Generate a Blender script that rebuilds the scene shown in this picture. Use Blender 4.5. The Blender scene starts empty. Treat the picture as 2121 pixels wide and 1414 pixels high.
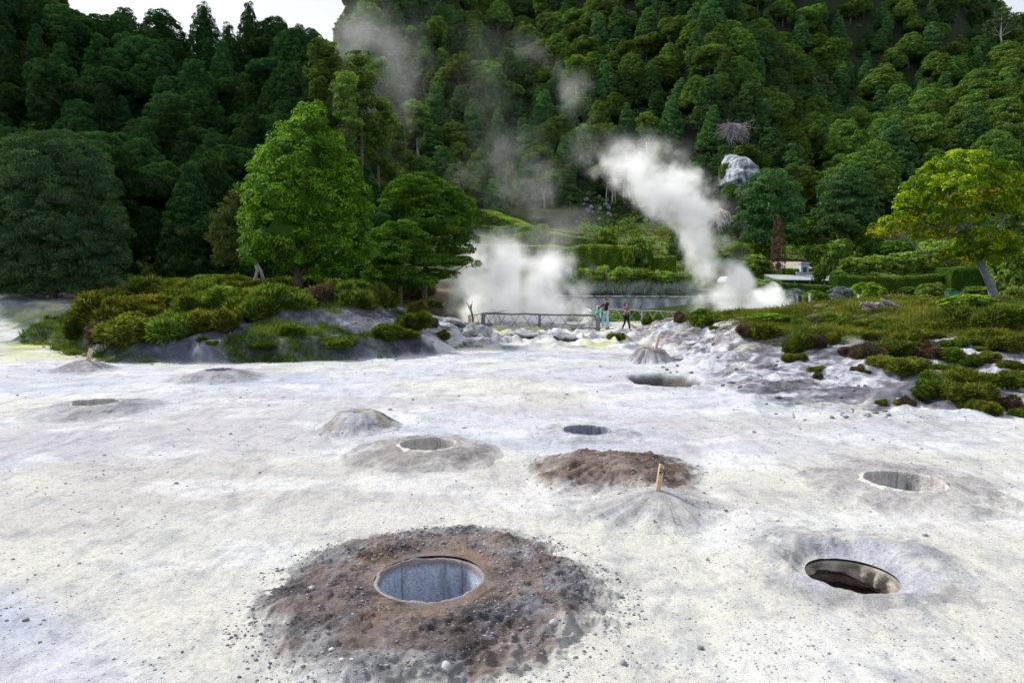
import bpy, math
import numpy as np
from mathutils import Vector, Matrix, Euler

# ------------------------------------------------------------------ basics
SC = bpy.context.scene
COL = SC.collection
F = 1414.0; U0 = 1060.5; V0 = 707.0; PITCH = math.radians(4.73); CAMZ = 2.6
cp, sp = math.cos(PITCH), math.sin(PITCH)
PI = math.pi

def ray(u, v):
    dx = (np.asarray(u, float) - U0) / F; dy = -(np.asarray(v, float) - V0) / F
    return dx, cp + dy * sp, -sp + dy * cp
def at(u, v, Y):
    x, y, z = ray(u, v); t = Y / y
    return Vector((float(x * t), float(Y), float(CAMZ + z * t)))
def G(u, v, z=0.0):
    x, y, d = ray(u, v); t = (z - CAMZ) / d
    return float(x * t), float(y * t)
def proj(x, y, z):
    x = np.asarray(x, float); y = np.asarray(y, float); z = np.asarray(z, float) - CAMZ
    dep = y * cp - z * sp; up = y * sp + z * cp
    dep = np.maximum(dep, 1e-3)
    return U0 + F * x / dep, V0 - F * up / dep

# ------------------------------------------------------------------ noise
def _h(ix, iy, seed):
    n = (ix * 374761393 + iy * 668265263 + seed * 1274126177) & 0xFFFFFFFF
    n = ((n ^ (n >> 13)) * 1274126177) & 0xFFFFFFFF
    n = ((n ^ (n >> 16)) * 2246822519) & 0xFFFFFFFF
    return ((n ^ (n >> 15)) & 0xFFFFFF) / float(0xFFFFFF)
def vn(x, y, seed=0):
    x = np.asarray(x, float); y = np.asarray(y, float)
    ix = np.floor(x).astype(np.int64); iy = np.floor(y).astype(np.int64)
    fx = x - ix; fy = y - iy
    fx = fx * fx * fx * (fx * (fx * 6 - 15) + 10); fy = fy * fy * fy * (fy * (fy * 6 - 15) + 10)
    a = _h(ix, iy, seed); b = _h(ix + 1, iy, seed); c = _h(ix, iy + 1, seed); d = _h(ix + 1, iy + 1, seed)
    return (a + (b - a) * fx) * (1 - fy) + (c + (d - c) * fx) * fy
def fbm(x, y, seed=0, octv=4, gain=.5):
    s = 0; a = 1; t = 0
    x = np.asarray(x, float); y = np.asarray(y, float)
    for i in range(octv):
        s = s + a * vn(x, y, seed + i * 17); t += a; a *= gain
        x, y = (x * .8 - y * .6) * 2.03 + 11.3, (x * .6 + y * .8) * 2.03 - 4.7
    return s / t
def ridg(x, y, seed=0, octv=4):
    s = 0; a = 1; t = 0
    x = np.asarray(x, float); y = np.asarray(y, float)
    for i in range(octv):
        s = s + a * (1 - np.abs(2 * vn(x, y, seed + i * 31) - 1)); t += a; a *= .5
        x, y = (x * .8 - y * .6) * 2.1 + 5.3, (x * .6 + y * .8) * 2.1 - 8.7
    return s / t
def sm(a, b, x):
    t = np.clip((np.asarray(x, float) - a) / (b - a), 0, 1); return t * t * (3 - 2 * t)
def lerp(a, b, t):
    return a + (b - a) * t
def mixc(c, d, t):
    t = np.asarray(t)[..., None]; return c * (1 - t) + np.asarray(d, float) * t

def polysd(px, py, poly):
    """signed distance to a polygon, positive inside"""
    d = np.full(np.shape(px), 1e9); ins = np.zeros(np.shape(px), bool)
    n = len(poly)
    for i in range(n):
        ax, ay = poly[i]; bx, by = poly[(i + 1) % n]
        ex, ey = bx - ax, by - ay; wx, wy = px - ax, py - ay
        t = np.clip((wx * ex + wy * ey) / (ex * ex + ey * ey), 0, 1)
        d = np.minimum(d, (wx - ex * t) ** 2 + (wy - ey * t) ** 2)
        c = ((ay <= py) & (by > py)) | ((by <= py) & (ay > py))
        xi = ax + (py - ay) / (ey if abs(ey) > 1e-9 else 1e-9) * ex
        ins ^= c & (px < xi)
    d = np.sqrt(d)
    return np.where(ins, d, -d)

# ------------------------------------------------------------------ terrain
POLY_L = [G(118, 716), G(160, 734), G(250, 748), G(420, 753), G(600, 750), G(800, 744), G(880, 738), G(945, 726),
          G(968, 700), (-2.7, 38), (-8, 43), (-20, 42), (-25, 37), (-23.5, 32)]
POLY_R = [G(1288, 690), G(1320, 712), G(1392, 736), G(1432, 772), G(1452, 800), G(1530, 838), G(1620, 857),
          G(1750, 874), G(1900, 872), G(2121, 874), G(2500, 905), (30, 14), (60, 38), (40, 46), (16, 44), (9, 42)]
HOL = (G(1378, 788))            # the dark hollow under the scarp

def H(x, y, small=True):
    x = np.asarray(x, float); y = np.asarray(y, float)
    s = x / np.maximum(y, 5)
    zc = np.interp(y, [0, 36, 44, 49.5, 50.4, 62, 80, 100, 230, 330, 600], [0, 0, .1, .2, 1.8, 3.0, 6.9, 11.9, 112, 135, 100])
    zr = np.interp(y, [0, 40, 48, 57, 66, 75, 90, 105, 226, 300, 600], [0, .25, .55, 1.25, 1.6, 4.5, 8.6, 19, 80, 84, 60])
    zl = np.interp(y, [0, 35, 40, 43, 46, 60, 110, 150, 600], [0, 0, 1.5, 1.95, 2.3, 7, 31, 33, 20]) + (4.0 + 0.5 * (1 - sm(-.47, -.42, s)) + 5 * (1 - sm(-.67, -.62, s))) * sm(80, 110, y)
    wr = sm(.28, .34, s); wl = 1 - sm(-.285, -.19, s)
    hn = (fbm(x / 30, y / 42, 3, 3) - .5) * 26 * sm(100, 150, y) + (ridg(x / 20 + y / 70, y / 60, 9, 2) - .6) * 10 * sm(100, 130, y)
    zr = zr + (1 - sm(.60, .71, s)) * sm(160, 226, y) * 30; 
    hill = zc * (1 - wr) + zr * wr
    # spur that comes down towards the pale cliff
    spur = np.exp(-((s - .30 - .0006 * (y - 110)) / .07) ** 2) * 9 * sm(96, 112, y) * (1 - sm(150, 200, y))
    hn = hn * (1 - .85 * sm(.58, .66, s) * sm(170, 215, y))
    hill = hill + hn + spur
    lf = zl + (fbm(x / 14, y / 14, 21, 3) - .5) * 7 * sm(50, 66, y)
    # low part of the left spur only west of the caldeira
    z = hill * (1 - wl) + lf * wl
    z = z + np.interp(y, [0, 230, 380, 460, 600], [0, 0, 150, 160, 120]) * sm(-.565, -.66, s)
    # flat field unevenness
    near = 1 - sm(44, 52, y)
    z = z + near * ((fbm(x / 5, y / 5, 40, 2) - .5) * .05 + (fbm(x / .9, y / .7, 41, 4) - .5) * .030 + (ridg(x / 1.8, y / 1.1, 42, 4) - .5) * .022)
    z = z - near * .016 * sm(.58, .72, vn(x * 2.6 + vn(x, y, 48) * 2, y * 1.7, 47)) * sm(.45, .6, fbm(x / 2.5, y / 2.5, 49, 2))
    hump = sm(26, 31, y) * (1 - sm(40, 44, y)) * sm(-.10, -.05, s) * (1 - sm(.17, .2, s))
    z = z + hump * np.clip(ridg(x / 1.3, y / 2.0, 55, 3) - .55, 0, 1) * 1.0
    # white shelf behind the bank on the far side
    lw = (1 - sm(-.60, -.55, s)) * near
    z = z + lw * np.clip(ridg(x / 4, y / 2.5, 58, 3) - .5, 0, 1) * .6 * sm(34, 38, y)
    # banks
    dl = polysd(x, y, POLY_L) + (fbm(x / 1.2, y / 1.2, 60, 3) - .5) * 1.1
    hl = 1.75 * (.35 * sm(0, .9, dl) + .65 * sm(.2, 5.2, dl))
    hl = hl * (.75 + .25 * sm(-19, -14, x))
    z = z + hl + sm(0, 1, dl) * ((fbm(x / 1.5, y / 1.5, 63, 4) - .5) * .4 + (ridg(x / .9, y / .9, 64, 4) - .5) * .2)
    dr0 = polysd(x, y, POLY_R)
    dr = dr0 + (fbm(x / 1.1, y / 1.1, 70, 4) - .5) * 1.0
    w = 2.3 + 4.6 * (1 - sm(17, 23, y)) + 1.5 * sm(9, 12, x)
    t = np.clip(dr / w, 0, 1)
    # strata: ledges and risers
    tt = t * 5 + (fbm(x / 2.5, y / 2.5, 77, 3) - .5) * 2.0; fl = np.floor(tt); st = (fl + sm(.5, .95, tt - fl)) / 5
    st = np.clip(st, 0, 1) * sm(0, .12, t)
    k = .75 * (1 - sm(8, 13, x)) * sm(0, .2, t)
    hr = 1.0 * (lerp(sm(0, 1, t), st, k)) + .55 * sm(10, 17, x) * sm(w, w + 5, dr) - .25 * sm(30, 38, y) * sm(0, 1, t) * (1 - sm(14, 20, x))
    z = z + hr + sm(0, .7, dr) * ((fbm(x / .9, y / .9, 79, 5, .6) - .5) * .26 + (ridg(x / .8, y / .5, 80, 5) - .5) * .20 * (1 - sm(w + 1, w + 4, dr))) + sm(w, w + 2, dr) * (fbm(x / 1.7, y / 1.7, 84, 3) - .5) * .38
    # foot of the terrace: little lumps
    foot = sm(-2.6, -.2, dr0) * (1 - sm(0, 1, dr0)) * (y < 40)
    z = z + foot * np.clip(ridg(x / 1.4, y / 1.0, 83, 4) - .55, 0, 1) * .16
    # hollow
    hx = (x - HOL[0]) / 1.05; hy = (y - HOL[1]) / 1.5
    hd = np.sqrt(hx * hx + hy * hy) + (fbm(x / .6, y / .6, 90, 3) - .5) * .4
    z = z - .62 * (1 - sm(.45, 1.0, hd))
    return z

def H1(x, y):
    return float(H(np.array([x]), np.array([y]))[0])
_TY = np.geomspace(3, 420, 2600)
def hit(u, v):
    x, y, z = ray(u, v); t = _TY / y
    X = x * t; Z = CAMZ + z * t
    b = Z < H(X, _TY)
    i = int(np.argmax(b)) if b.any() else len(_TY) - 1
    return float(X[i]), float(_TY[i]), H1(X[i], _TY[i])

# ------------------------------------------------------------------ pits and mounds (u, v of centre, radii ...)
def pos(u, v):
    return G(u, v, 0.0)
PITS = {}
def _pit(k, u, v, R, Ra, h, zr):
    x, y = G(u, v, zr); PITS[k] = (x, y, R, Ra, h)
_pit('A', 890, 1197, .438, 1.62, .10, .09)
_pit('B', 1764, 1178, .40, .80, .03, .02)
_pit('C', 1873, 1011, .455, 1.3, .06, .05)
_pit('D', 887, 923, .42, 1.30, .13, .12)
_pit('E', 1215, 893, .40, 1.0, .06, .05)
_pit('F', 199, 835, .44, 1.5, .15, .14)
_pit('G', 455, 768, .36, 1.45, .22, .2)

# ------------------------------------------------------------------ ground colour (real surface colour)
def ground_color(x, y):
    sh = x.shape
    c = np.zeros(sh + (3,)) + np.array([.625, .645, .69])
    n1 = fbm(x / 3.2 + y / 9, y / 2.2, 101, 4); n2 = fbm(x / 1.1, y / .8, 102, 4); n3 = fbm(x / 6, y / 4, 103, 3)
    n4 = fbm(x / .35, y / .28, 104, 3)
    c = mixc(c, [.50, .53, .62], sm(.48, .66, n1) * .6)
    c = mixc(c, [.69, .68, .595], sm(.46, .62, n3) * .6)
    c = mixc(c, [.57, .55, .55], sm(.5, .7, fbm(x / 4 + 40, y / 3, 105, 4)) * .6)
    c = mixc(c, [.76, .77, .78], sm(.5, .7, n2) * .5)
    c = mixc(c, [.42, .43, .46], sm(.58, .75, n4) * .35)
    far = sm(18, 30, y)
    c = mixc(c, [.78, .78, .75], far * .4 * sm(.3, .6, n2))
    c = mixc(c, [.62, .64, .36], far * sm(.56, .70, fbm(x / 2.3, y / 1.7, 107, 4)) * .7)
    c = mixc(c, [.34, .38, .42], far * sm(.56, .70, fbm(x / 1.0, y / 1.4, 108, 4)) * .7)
    # left field: lichen green tint
    s = x / np.maximum(y, 5)
    lf = (1 - sm(-.66, -.6, s)) * sm(24, 29, y) * (1 - sm(36, 40, y))
    c = mixc(c, [.34, .42, .18], lf * sm(.5, .62, fbm(x / 3, y / 1.6, 110, 3)) * .8)
    c = c * .70 - .01 + (c - .60) * .35
    # left bank soil
    dl = polysd(x, y, POLY_L) + (fbm(x / 1.2, y / 1.2, 60, 3) - .5) * 1.1
    soil = np.zeros(sh + (3,)) + np.array([.085, .095, .125])
    soil = mixc(soil, [.24, .26, .32], sm(.48, .66, fbm(x / .7, y / .7, 112, 4)) * .8)
    soil = mixc(soil, [.09, .09, .10], sm(.55, .72, fbm(x / .5, y / .5, 113, 4)) * .8)
    soil = mixc(soil, [.60, .62, .64], sm(-6.5, -3, x) * sm(.4, .6, fbm(x / .8, y / .8, 115, 4)) * .7)
    c = c * (1 - sm(-.15, .25, dl)[..., None]) + soil * sm(-.15, .25, dl)[..., None]
    gl = sm(.47, .56, fbm(x / 2.2, y / 2.2, 118, 3)) * sm(-.6, 0, dl) * (1 - sm(-6, -3.5, x))
    gl = np.maximum(gl, sm(-.6, 0, dl) * (1 - sm(-15.5, -11, x))) * (.35 + .65 * sm(.42, .58, fbm(x / .5, y / .5, 119, 3)))
    c = mixc(c, [.05, .075, .03], gl * .9)
    # right terrace
    dr = polysd(x, y, POLY_R) + (fbm(x / 1.1, y / 1.1, 70, 4) - .5) * 1.0
    rock = np.zeros(sh + (3,)) + np.array([.50, .52, .57])
    rock = mixc(rock, [.17, .175, .20], sm(.52, .62, fbm(x / 1.6, y / 1.6, 121, 5)) * .9 * sm(.2, 1.0, dr))
    rock = mixc(rock, [.27, .21, .19], sm(.54, .66, fbm(x / .8, y / 1.2, 122, 4)) * .7 * sm(20, 24, y))
    rock = mixc(rock, [.50, .49, .38], sm(.55, .7, fbm(x / .9, y / .7, 124, 3)) * .5)
    rock = mixc(rock, [.14, .13, .15], sm(.53, .66, fbm(x / .5, y / .35, 123, 4)) * .8 * sm(.3, 1.0, dr))
    c = c * (1 - sm(-.4, .5, dr)[..., None]) + rock * sm(-.4, .5, dr)[..., None]
    foot = sm(-2.2, -.3, dr) * (1 - sm(-.2, .6, dr)) * (y < 24)
    c = mixc(c, [.34, .40, .36], foot * sm(.5, .64, fbm(x / 1.1, y / .55, 126, 4)) * .75)
    w = 2.3 + 4.6 * (1 - sm(17, 23, y)) + 1.5 * sm(9, 12, x)
    veg = sm(0, 1.2, dr - w + 1.2 + (fbm(x / 2, y / 2, 127, 3) - .5) * 3) * sm(3.5, 6.5, x - .12 * y)
    c = mixc(c, [.17, .12, .05], veg * .9)
    c = mixc(c, [.07, .11, .025], veg * sm(.42, .55, fbm(x / 1.5, y / 1.5, 128, 3)) * .9)
    hx = (x - HOL[0]) / 1.05; hy = (y - HOL[1]) / 1.5
    hd = np.sqrt(hx * hx + hy * hy) + (fbm(x / .6, y / .6, 90, 3) - .5) * .4
    c = mixc(c, [.075, .058, .055], (1 - sm(.78, .96, hd)) * .95)
    # beyond: pond margins, garden, forest floor
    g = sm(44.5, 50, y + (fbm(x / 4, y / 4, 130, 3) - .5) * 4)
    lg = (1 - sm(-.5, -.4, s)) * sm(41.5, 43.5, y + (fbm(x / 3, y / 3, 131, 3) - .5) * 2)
    g = np.maximum(g, lg)
    gr = mixc(np.zeros(sh + (3,)) + np.array([.11, .17, .04]), [.13, .10, .06], sm(.45, .6, fbm(x / 5, y / 5, 132, 3)))
    lawn = sm(.40, .42, s) * (1 - sm(.54, .56, s)) * sm(44, 46, y) * (1 - sm(53, 56, y))
    gr = mixc(gr, [.30, .34, .12], lawn)
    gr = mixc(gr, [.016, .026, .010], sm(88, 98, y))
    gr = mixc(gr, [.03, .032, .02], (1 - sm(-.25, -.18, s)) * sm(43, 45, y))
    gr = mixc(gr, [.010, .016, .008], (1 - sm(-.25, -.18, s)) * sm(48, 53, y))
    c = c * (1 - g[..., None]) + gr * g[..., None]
    return np.clip(c, .004, .85)

# ------------------------------------------------------------------ mesh helpers
class MB:
    """collects vertices / faces (numpy) and builds ONE mesh"""
    def __init__(s):
        s.v = []; s.f = []; s.n = 0; s.var = []; s.mi = []
    def add(s, v, f, var=0.5, mi=0):
        v = np.asarray(v, np.float32).reshape(-1, 3)
        if isinstance(f, np.ndarray): f = [f]
        for q in f:
            q = np.asarray(q, np.int64)
            if q.ndim == 1: q = q[None]
            s.f.append(q + s.n); s.mi.append(np.full(len(q), mi, np.int32))
        var = np.broadcast_to(np.asarray(var, np.float32), (len(v),)) if np.ndim(var) < 2 else var
        s.v.append(v); s.var.append(var); s.n += len(v)
        return s
    def mesh(s, name, mats, smooth=False, color=None):
        me = bpy.data.meshes.new(name)
        V = np.concatenate(s.v) if s.v else np.zeros((0, 3), np.float32)
        me.vertices.add(len(V)); me.vertices.foreach_set('co', V.ravel())
        tot = np.concatenate([np.full(len(q), q.shape[1], np.int32) for q in s.f])
        loops = np.concatenate([q.ravel() for q in s.f]).astype(np.int32)
        start = np.concatenate([[0], np.cumsum(tot)[:-1]]).astype(np.int32)
        me.loops.add(len(loops)); me.loops.foreach_set('vertex_index', loops)
        me.polygons.add(len(tot)); me.polygons.foreach_set('loop_start', start); me.polygons.foreach_set('loop_total', tot)
        if len(mats) > 1: me.polygons.foreach_set('material_index', np.concatenate(s.mi))
        me.polygons.foreach_set('use_smooth', np.full(len(tot), smooth))
        for m in mats: me.materials.append(m)
        a = me.attributes.new('var', 'FLOAT', 'POINT'); a.data.foreach_set('value', np.concatenate(s.var).astype(np.float32))
        if color is not None:
            a = me.attributes.new('tint', 'FLOAT_COLOR', 'POINT')
            cc = np.ones((len(V), 4), np.float32); cc[:, :3] = color; a.data.foreach_set('color', cc.ravel())
        me.update(calc_edges=True)
        return me
    def build(s, name, mats, parent=None, smooth=False, color=None, loc=None):
        if not isinstance(mats, (list, tuple)): mats = [mats]
        o = bpy.data.objects.new(name, s.mesh(name, mats, smooth, color)); COL.objects.link(o)
        if parent is not None: o.parent = parent
        if loc is not None: o.location = loc
        return o

def tag(o, label=None, cat=None, group=None, kind=None):
    if label: o['label'] = label
    if cat: o['category'] = cat
    if group: o['group'] = group
    if kind: o['kind'] = kind
    return o
def empty(name, loc=(0, 0, 0), rz=0, sc=1.0):
    o = bpy.data.objects.new(name, None); COL.objects.link(o)
    o.location = loc; o.rotation_euler = (0, 0, rz)
    o.scale = (sc, sc, sc) if np.isscalar(sc) else sc
    o.empty_display_size = .1
    return o
def copy_tree(o, parent=None):
    c = o.copy(); COL.objects.link(c)
    if parent is not None: c.parent = parent
    for ch in list(o.children): copy_tree(ch, c)
    return c

def box(mb, c, sz, R=None, var=.5, mi=0, bev=0.0):
    x, y, z = [q / 2 for q in sz]
    v = np.array([[a * x, b * y, d * z] for d in (-1, 1) for b in (-1, 1) for a in (-1, 1)], float)
    if R is not None: v = v @ np.array(R).T
    v = v + np.array(c)
    f = np.array([[0, 2, 3, 1], [4, 5, 7, 6], [0, 1, 5, 4], [2, 6, 7, 3], [0, 4, 6, 2], [1, 3, 7, 5]])
    mb.add(v, f, var, mi)
def tube(mb, pts, rad, n=7, var=.5, mi=0, caps=True):
    P = np.array([list(p) for p in pts], float); m = len(P); rad = np.broadcast_to(np.asarray(rad, float), (m,))
    T = np.gradient(P, axis=0); T /= np.maximum(np.linalg.norm(T, axis=1, keepdims=True), 1e-9)
    ref = np.array([0, 0, 1.0]) if abs(T[0][2]) < .9 else np.array([1.0, 0, 0])
    V = []; a = np.arange(n) * 2 * PI / n
    B0 = np.cross(T[0], ref); B0 /= np.linalg.norm(B0)
    for i in range(m):
        B0 = B0 - T[i] * np.dot(B0, T[i]); B0 /= max(np.linalg.norm(B0), 1e-9)
        C = np.cross(T[i], B0)
        V.append(P[i] + rad[i] * (np.cos(a)[:, None] * B0 + np.sin(a)[:, None] * C))
    V = np.concatenate(V)
    i, j = np.meshgrid(np.arange(m - 1), np.arange(n), indexing='ij'); i = i.ravel(); j = j.ravel(); j2 = (j + 1) % n
    f = [np.stack([i * n + j, i * n + j2, (i + 1) * n + j2, (i + 1) * n + j], 1)]
    if caps:
        f.append(np.arange(n)[::-1][None]); f.append((np.arange(n) + (m - 1) * n)[None])
    mb.add(V, f, var, mi)
def grid_faces(nu, nv, wrap=False):
    i, j = np.meshgrid(np.arange(nu - 1), np.arange(nv if wrap else nv - 1), indexing='ij'); i = i.ravel(); j = j.ravel(); j2 = (j + 1) % nv
    return np.stack([i * nv + j, i * nv + j2, (i + 1) * nv + j2, (i + 1) * nv + j], 1)
def ellipsoid(mb, c, r, nu=10, nv=14, noise=0., seed=0, var=.5, mi=0):
    th = np.linspace(.03, PI - .03, nu)[:, None]; ph = (np.arange(nv) * 2 * PI / nv)[None]
    x = np.sin(th) * np.cos(ph); y = np.sin(th) * np.sin(ph); z = np.cos(th) + 0 * ph
    k = 1 + noise * ((fbm(x * 1.7 + z * 1.3 + seed * 3.1, y * 1.7 - z * 1.1, seed, 3) - .5) * 2 + ((ridg(x * 2.6 + z * 2.1 + seed, y * 2.6 - z * 1.7, seed + 3, 4) - .5) * 1.1 if nu > 12 else 0))
    v = np.stack([x * r[0] * k + c[0], y * r[1] * k + c[1], z * r[2] * k + c[2]], -1).reshape(-1, 3)
    mb.add(v, grid_faces(nu, nv, True)[:, ::-1], var, mi)

def kites(mb, P, N, L, W, rng, var, T=None, mi=0):
    """one kite shaped leaf at each point P, facing N, long axis T"""
    n = len(P)
    N = N / np.maximum(np.linalg.norm(N, axis=1, keepdims=True), 1e-9)
    if T is None:
        T = rng.normal(size=(n, 3))
    T = T - N * (T * N).sum(1, keepdims=True); T /= np.maximum(np.linalg.norm(T, axis=1, keepdims=True), 1e-9)
    B = np.cross(N, T)
    L = np.broadcast_to(L, (n,))[:, None]; W = np.broadcast_to(W, (n,))[:, None]
    V = np.stack([P - T * L * .5, P + B * W * .5 + N * L * .06, P + T * L * .5, P - B * W * .5 + N * L * .06], 1).reshape(-1, 3)
    f = np.arange(n * 4).reshape(n, 4)
    mb.add(V, f, np.repeat(np.broadcast_to(var, (n,)), 4), mi)

def unit(a): return a / np.maximum(np.linalg.norm(a, axis=-1, keepdims=True), 1e-9)

def crown(mb, lobes, pr, per, leaf, rng, asp=.45, flat=.75, core=.66, dens=1.25, up=.35, jit=.55, squash=1.0, droop=0.0, low=-.55):
    """foliage: every lobe (cx,cy,cz,rx,ry,rz) carries puffs of radius pr, each puff `per` leaves"""
    L = np.array(lobes, float)
    for k, l in enumerate(L):
        c = l[:3]; r = l[3:6]
        area = 4 * PI * ((r[0] * r[1]) ** 1.6 / 3 + (r[0] * r[2]) ** 1.6 / 3 + (r[1] * r[2]) ** 1.6 / 3) ** (1 / 1.6)
        K = max(5, int(area / (PI * pr * pr) * 1.5 * dens))
        i = np.arange(K) + .5; ph = PI * (1 + 5 ** .5) * i + rng.random() * 6; z = 1 - 2 * i / K
        d = np.stack([np.cos(ph) * np.sqrt(1 - z * z), np.sin(ph) * np.sqrt(1 - z * z), z], 1)
        d = unit(d + rng.normal(size=d.shape) * .22)
        keep = d[:, 2] > low
        pc = c + d * r * (.86 + .16 * rng.random((K, 1)))
        for q, m in enumerate(L):
            if q != k:
                keep &= (((pc - m[:3]) / m[3:6]) ** 2).sum(1) > .62
        pc = pc[keep]; d = unit((d / r)[keep]) if len(d) else d
        if not len(pc): continue
        K = len(pc)
        rad = pr * (.65 + .7 * rng.random(K))
        pv = rng.random(K)
        dd = unit(rng.normal(size=(K, per, 3)) + d[:, None] * .9 + np.array([0, 0, up]))
        rr = rad[:, None, None] * (.55 + .5 * rng.random((K, per, 1)) ** .6)
        P = pc[:, None] + dd * rr * np.array([1, 1, flat]) * squash
        P[..., 2] -= droop * rad[:, None] * (dd[..., 0] ** 2 + dd[..., 1] ** 2)
        N = unit(dd + rng.normal(size=dd.shape) * jit + np.array([0, 0, .25]))
        var = np.clip(pv[:, None] * .65 + rng.random((K, per)) * .45 - .05, 0, 1)
        s = leaf * (.6 + .8 * rng.random(K * per))
        kites(mb, P.reshape(-1, 3), N.reshape(-1, 3), s, s * asp, rng, var.ravel())
        if core > 0:
            ellipsoid(mb, c, r * core, 9, 12, .16, int(rng.integers(1000)), var=.3)

def blades(mb, P, D, L, W, rng, var, curve=.25):
    """grass-like blades: base P, direction D"""
    n = len(P); D = unit(D)
    S = unit(np.cross(D, rng.normal(size=(n, 3)))); L = np.broadcast_to(L, (n,))[:, None]; W = np.broadcast_to(W, (n,))[:, None]
    Cv = unit(rng.normal(size=(n, 3)) * np.array([1, 1, .2]))
    m = P + D * L * .55 + Cv * L * curve * .3; t = P + D * L + Cv * L * curve
    V = np.stack([P - S * W * .5, P + S * W * .5, m + S * W * .4, t, m - S * W * .4], 1).reshape(-1, 3)
    f = np.arange(n * 5).reshape(n, 5)
    mb.add(V, f, np.repeat(np.broadcast_to(var, (n,)), 5))

# ------------------------------------------------------------------ materials
def newmat(name):
    m = bpy.data.materials.new(name); m.use_nodes = True
    nt = m.node_tree; nt.nodes.clear()
    return m, nt
def nd(nt, t, **kw):
    n = nt.nodes.new(t)
    for k, v in kw.items():
        if k.startswith('i_'):
            key = k[2:].replace('_', ' ')
            n.inputs[int(key) if key.isdigit() else key].default_value = v
        else: setattr(n, k, v)
    return n
def lk(nt, a, b): nt.links.new(a, b)
def ramp(nt, fac, stops, interp='LINEAR'):
    r = nd(nt, 'ShaderNodeValToRGB'); e = r.color_ramp.elements; r.color_ramp.interpolation = interp
    while len(e) > 1: e.remove(e[-1])
    e[0].position = stops[0][0]; e[0].color = (*stops[0][1], 1) if len(stops[0][1]) == 3 else stops[0][1]
    for p, c in stops[1:]:
        x = e.new(p); x.color = (*c, 1) if len(c) == 3 else c
    lk(nt, fac, r.inputs[0]); return r
def mth(nt, op, a, b=None, c=None, clamp=False):
    n = nd(nt, 'ShaderNodeMath', operation=op); n.use_clamp = clamp
    for i, v in enumerate((a, b, c)):
        if v is None: continue
        if hasattr(v, 'default_value') or hasattr(v, 'links'): lk(nt, v, n.inputs[i])
        else: n.inputs[i].default_value = v
    return n.outputs[0]
def mixrgb(nt, fac, a, b, bt='MIX'):
    n = nd(nt, 'ShaderNodeMix', data_type='RGBA', blend_type=bt)
    for i, v in ((0, fac), (6, a), (7, b)):
        if hasattr(v, 'links'): lk(nt, v, n.inputs[i])
        else: n.inputs[i].default_value = v if i == 0 else (*v, 1)
    return n.outputs[2]
def attr(nt, name): return nd(nt, 'ShaderNodeAttribute', attribute_name=name)

def leafmat(name, dark, mid, light, trans=.35, extra=None, rand=.25, rough=.55, tcol=(1.0, 1.0, .55)):
    """foliage: colour varies per clump, per leaf and per plant"""
    m, nt = newmat(name)
    a = attr(nt, 'var'); oi = nd(nt, 'ShaderNodeObjectInfo')
    st = [(0, dark), (.5, mid), (.95, light)]
    if extra: st = [(0, dark), (.42, mid), (.80, light), (.88, extra)]
    c = ramp(nt, a.outputs['Fac'], st).outputs[0]
    hsv = nd(nt, 'ShaderNodeHueSaturation'); lk(nt, c, hsv.inputs['Color'])
    lk(nt, mth(nt, 'MULTIPLY_ADD', oi.outputs['Random'], .05 * rand * 4 / 2, .5 - .025 * rand * 2), hsv.inputs['Hue'])
    lk(nt, mth(nt, 'MULTIPLY_ADD', oi.outputs['Random'], rand * 3.0, 1 - rand * 1.2), hsv.inputs['Value'])
    d = nd(nt, 'ShaderNodeBsdfPrincipled'); d.inputs['Roughness'].default_value = rough
    d.inputs['Specular IOR Level'].default_value = .12 if name in ('bright_foliage', 'golden_foliage') else 0
    lk(nt, hsv.outputs[0], d.inputs['Base Color'])
    t = nd(nt, 'ShaderNodeBsdfTranslucent')
    lk(nt, mixrgb(nt, 1.0, hsv.outputs[0], tuple(tcol), 'MULTIPLY'), t.inputs['Color'])
    mx = nd(nt, 'ShaderNodeMixShader'); mx.inputs[0].default_value = trans
    lk(nt, d.outputs[0], mx.inputs[1]); lk(nt, t.outputs[0], mx.inputs[2])
    o = nd(nt, 'ShaderNodeOutputMaterial'); lk(nt, mx.outputs[0], o.inputs[0])
    return m
def surf(name, c1, c2, scale=8, rough=.8, bump=.3, bscale=30, stretch=(1, 1, 1), detail=5, spec=.3, c3=None, metal=0):
    m, nt = newmat(name)
    tc = nd(nt, 'ShaderNodeTexCoord'); mp = nd(nt, 'ShaderNodeMapping'); mp.inputs['Scale'].default_value = stretch
    lk(nt, tc.outputs['Object'], mp.inputs[0])
    n = nd(nt, 'ShaderNodeTexNoise'); n.inputs['Scale'].default_value = scale; n.inputs['Detail'].default_value = detail
    lk(nt, mp.outputs[0], n.inputs['Vector'])
    st = [(.35, c1), (.65, c2)]
    if c3: st.append((.75, c3))
    c = ramp(nt, n.outputs[0], st)
    n2 = nd(nt, 'ShaderNodeTexNoise'); n2.inputs['Scale'].default_value = bscale; n2.inputs['Detail'].default_value = 5
    lk(nt, mp.outputs[0], n2.inputs['Vector'])
    b = nd(nt, 'ShaderNodeBump'); b.inputs['Strength'].default_value = bump; b.inputs['Distance'].default_value = .02
    lk(nt, n2.outputs[0], b.inputs['Height'])
    p = nd(nt, 'ShaderNodeBsdfPrincipled'); p.inputs['Roughness'].default_value = rough; p.inputs['Specular IOR Level'].default_value = spec
    p.inputs['Metallic'].default_value = metal
    lk(nt, c.outputs[0], p.inputs['Base Color']); lk(nt, b.outputs[0], p.inputs['Normal'])
    o = nd(nt, 'ShaderNodeOutputMaterial'); lk(nt, p.outputs[0], o.inputs[0])
    return m

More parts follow.
